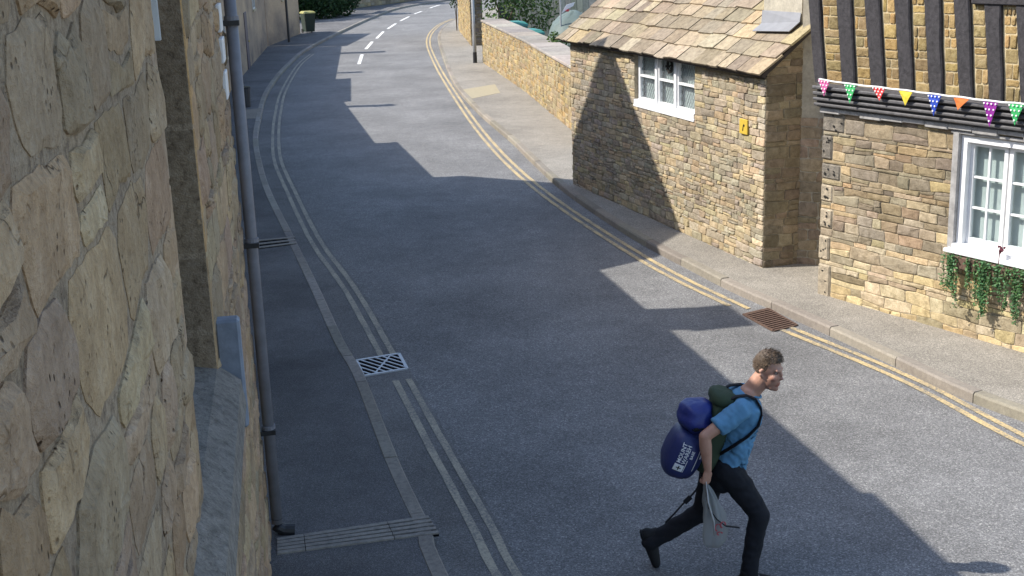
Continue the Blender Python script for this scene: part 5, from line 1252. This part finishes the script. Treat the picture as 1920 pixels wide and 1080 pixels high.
# ---- backpack
bk = thing('backpack', 'olive green hiking backpack with black straps on the man\'s back', 'backpack', V3((1.39, 8.46, .84)))
UPT = V3((.30, 0, 1)).normalized(); BKX = V3((1, 0, -.30)).normalized()
bc = V3((1.385, 8.46, 1.125))
m = MB()
def sup(c, ax, ay, az, e=.55, n_=22, mm=14):
    vs_ = []; fs = []
    sg = lambda v, p_: math.copysign(abs(v) ** p_, v)
    for j in range(mm + 1):
        ph = -math.pi / 2 + math.pi * j / mm
        for i in range(n_):
            th = 2 * math.pi * i / n_; vs_.append(c + ax * (sg(math.cos(ph), e) * sg(math.cos(th), e)) + ay * (sg(math.cos(ph), e) * sg(math.sin(th), e)) + az * sg(math.sin(ph), e))
    for j in range(mm):
        for i in range(n_): fs.append((j * n_ + i, j * n_ + (i + 1) % n_, (j + 1) * n_ + (i + 1) % n_, (j + 1) * n_ + i))
    return vs_, fs
v_, f_ = sup(bc, BKX * .085, Yv * .155, UPT * .29); v_ = [p + V3((rp_.uniform(-.004, .004),) * 3) for p in v_]
m.add(v_, f_); m.build('pack_body', M['packgreen'], bk, smooth=True)
v_, f_ = sup(bc + UPT * .275 - BKX * .005, BKX * .1, Yv * .15, UPT * .05, .6, 18, 8); v_ = [p + (p - bc).normalized() * (noise.noise(p * 14) * .018) for p in v_]; MB().add(v_, f_).build('lid', M['packgreen'], bk, smooth=True)
def strap(pts, w, t_=.006, name='strap', ref=Yv, mat='webbing'):
    MB().tube(pts, [(w, t_)] * len(pts), 10, ref=ref).build(name, M[mat], bk, smooth=True)
for s, ys in ((-1, 8.345), (1, 8.575)):
    strap([V3((1.44, ys + .01, 1.385)), V3((1.53, ys, 1.432)), V3((1.60, ys - .002, 1.438)), V3((1.665, ys - .005, 1.41)), V3((1.70, ys - .01, 1.35)), V3((1.706, ys + .01 * s, 1.29)), V3((1.675, ys + .05 * s, 1.225)), V3((1.60, ys + .072 * s, 1.16)), V3((1.50, ys + .07 * s, 1.09)), V3((1.42, ys + .03 * s, 1.02))], .024, .007, 'shoulder_strap')
strap([V3((1.30, 8.30, .86)), V3((1.24, 8.28, .76)), V3((1.19, 8.28, .70)), V3((1.155, 8.29, .66)), V3((1.09, 8.31, .57)), V3((1.035, 8.33, .50))], .014, .004, 'loose_strap')
MB().cbox(V3((1.185, 8.278, .695)), V3((.022, 0, .022)), V3((0, .008, 0)), V3((-.012, 0, .012)), .003).build('buckle', M['webbing'], bk)
strap([V3((1.32, 8.27, .9)), V3((1.305, 8.2, .78)), V3((1.315, 8.17, .68)), V3((1.37, 8.15, .6)), V3((1.43, 8.13, .555)), V3((1.53, 8.16, .525))], .012, .004, 'hip_strap')
# ---- two stuff sacks
sk = thing('stuff_sack', 'round royal blue stuff sack strapped high on the backpack', 'sack', V3((1.255, 8.42, 1.15)))
def sackf(c, ax, ay, az, mat, parent, sd, amp, e=.8):
    v_, f_ = sup(c, ax, ay, az, e, 40, 26); out = []
    for p in v_:
        d = (p - c); k = noise.noise(V3((p.x * 9 + sd, p.y * 9, p.z * 13))) * amp + noise.noise(V3((p.x * 26 + sd, p.y * 22, p.z * 30))) * amp * .35
        out.append(p + d.normalized() * k)
    return MB().add(out, f_).build('bag', mat, parent, smooth=True)
c1 = V3((1.262, 8.42, 1.272)); bag1 = sackf(c1, V3((.118, 0, .02)), V3((0, .16, 0)), V3((-.015, 0, .118)), M['nylon'], sk, 3, .024)
m = MB(); m.tube([c1 + V3((-.05 + .02 * i, -.165 + .002 * abs(i - 3) ** 2, -.045 - .012 * math.sin(i * 1.3))) for i in range(7)], .004, 5); m.build('draw_cord', M['webbing'], sk)
MB().ball(c1 + V3((-.02, -.158, -.04)), V3((.018, 0, 0)), V3((0, .012, 0)), V3((0, 0, .014)), n=8, m=6).build('cord_lock', M['webbing'], sk)
s2 = thing('stuff_sack', 'large navy sleeping bag sack with white lettering low on the backpack', 'sack', V3((1.16, 8.42, .82)))
c2 = V3((1.172, 8.43, 1.008)); AX, AZ = V3((.125, 0, -.05)), V3((.075, 0, .178)); AY = V3((0, .18, 0))
bag2 = sackf(c2, AX, AY, AZ, M['nylon2'], s2, 8, .007, .72)
# print on the side that faces the pavement
axn, azn = AX.normalized(), AZ.normalized(); LA, LZ = AX.length, AZ.length
def on_sack(a, z, lift=.006):
    q = c2 + axn * a + azn * z
    ev = (abs(a / LA)) ** (2 / .72) + 0; r_ = max(0.0, 1 - abs(z / LZ) ** (2 / .72)); rr = r_ ** (.72 / 2)
    aa = min(.999, abs(a / LA) / max(rr, .05)); yy = rr * (max(0, 1 - aa ** (2 / .72))) ** (.72 / 2)
    return q - Yv * (AY.length * yy + lift)
def text_on(txt, a0, z0, size, parent, mat, dirz=True):
    cu_ = bpy.data.curves.new('t', 'FONT'); cu_.body = txt; cu_.size = size; cu_.extrude = 0; cu_.resolution_u = 2; cu_.offset = .0006
    o = bpy.data.objects.new('t', cu_); COL.objects.link(o); bpy.context.view_layer.update()
    me = bpy.data.meshes.new_from_object(o.evaluated_get(bpy.context.evaluated_depsgraph_get())); bpy.data.objects.remove(o); bpy.data.curves.remove(cu_)
    bm = bmesh.new(); bm.from_mesh(me); bmesh.ops.triangulate(bm, faces=bm.faces); 
    mb = MB(); bm.verts.ensure_lookup_table(); mb.add([on_sack(a0 - v.co.y, z0 + v.co.x) for v in bm.verts], [tuple(v.index for v in f.verts) for f in bm.faces]); bm.free(); bpy.data.meshes.remove(me)
    return mb.build('lettering', mat, parent, fix=False)
for txt, a0, z0, sz in (('MOUNT', -.035, -.035, .04), ('WAREH', .0, -.035, .04), ('BASE', .034, .015, .028)): tag(text_on(txt, a0, z0, sz, s2, M['print']), kind=None)
def patch(a0, a1, z0, z1, mat, name='print_mark', lift=.005):
    n1, n2 = 4, 4; vs_ = [on_sack(a0 + (a1 - a0) * i / n1, z0 + (z1 - z0) * j / n2, lift) for j in range(n2 + 1) for i in range(n1 + 1)]
    return MB().add(vs_, [(j * 5 + i, j * 5 + i + 1, (j + 1) * 5 + i + 1, (j + 1) * 5 + i) for j in range(4) for i in range(4)]).build(name, mat, s2, fix=False)
patch(-.066, .002, -.098, -.045, M['print'], 'logo_plate'); patch(-.036, -.028, -.088, -.055, M['ink'], 'logo_bar', .008); patch(-.05, -.014, -.075, -.068, M['ink'], 'logo_bar', .0085)
patch(.066, .071, -.07, .1, M['print']); patch(.083, .097, .03, .075, M['print']); patch(.006, .010, -.098, .0, M['print'])
patch(.045, .062, -.165, -.147, M['print'])
# ---- plastic carrier bag held in the right hand
hb = WRR + V3((-.015, .0, -.1))
cb = thing('carrier_bag', 'thin grey plastic carrier bag with red print swinging from his hand', 'bag', V3((1.345, 8.19, .36)))
mt, nt, b = new_mat('thin_grey_plastic'); out = nt.nodes['Material Output']; b.inputs['Base Color'].default_value = (.4, .41, .4, 1); b.inputs['Roughness'].default_value = .35
tr_ = nd(nt, 'ShaderNodeBsdfTransparent'); tl_ = nd(nt, 'ShaderNodeBsdfTranslucent'); tl_.inputs[0].default_value = (.4, .41, .4, 1)
m1 = nd(nt, 'ShaderNodeMixShader'); m1.inputs[0].default_value = .35; nt.links.new(b.outputs[0], m1.inputs[1]); nt.links.new(tl_.outputs[0], m1.inputs[2])
m2_ = nd(nt, 'ShaderNodeMixShader'); m2_.inputs[0].default_value = .42; nt.links.new(m1.outputs[0], m2_.inputs[1]); nt.links.new(tr_.outputs[0], m2_.inputs[2]); nt.links.new(m2_.outputs[0], out.inputs[0])
bumpn = bump(nt, b, noise_t(nt, 35, 4), .8, .008)
nR, nS = 16, 34; vs_ = []; fs = []
for j in range(nR + 1):
    t = j / nR; ctr = hb.lerp(V3((1.352, 8.185, .375)), t) + V3((.03 * math.sin(t * 3), 0, 0)); r_ = .012 + .07 * min(1, t * 1.4) ** .9
    if t > .9: r_ *= 1 - (t - .9) * 3.5
    for i in range(nS):
        th = 2 * math.pi * i / nS; fold = 1 + (.42 * (1 - t) + .12) * math.sin(th * 5 + t * 3 + 1.3 * noise.noise(V3((th, t * 3, 1)))) + .25 * noise.noise(V3((math.cos(th) * 2, math.sin(th) * 2, t * 5)))
        vs_.append(ctr + V3((math.cos(th) * r_ * fold, math.sin(th) * r_ * .55 * fold, .012 * noise.noise(V3((th * 2, t * 4, 7))))))
for j in range(nR):
    for i in range(nS): fs.append((j * nS + i, j * nS + (i + 1) % nS, (j + 1) * nS + (i + 1) % nS, (j + 1) * nS + i))
fs.append(tuple(range(nR * nS, (nR + 1) * nS)))
MB().add(vs_, fs).build('bag', mt, cb, smooth=True)
rd = plain('faded_red_print', (.35, .07, .08), .6, .3)
for (a, b_, sx, sz) in ((.0, 0, .02, .028), (.035, .02, .017, .024), (.012, -.045, .018, .012)):
    c = V3((1.375 + a, 8.118, .55 + b_)); MB().tube([c + V3((math.cos(q_) * sx, 0, math.sin(q_) * sz)) for q_ in [i * .55 for i in range(9)]], [(.005, .002)] * 9, 6, ref=X).build('print', rd, cb)
m = MB(); m.tube([hb + V3((.0, -.015, .02)), hb + V3((.01, -.05, -.12)), V3((1.345, 8.12, .6)), V3((1.352, 8.118, .5))], [(.004, .012), (.006, .018), (.006, .02), (.003, .006)], 8, ref=X); m.build('fold', plain('pale_plastic', (.5, .51, .5), .4, .4), cb, smooth=True)
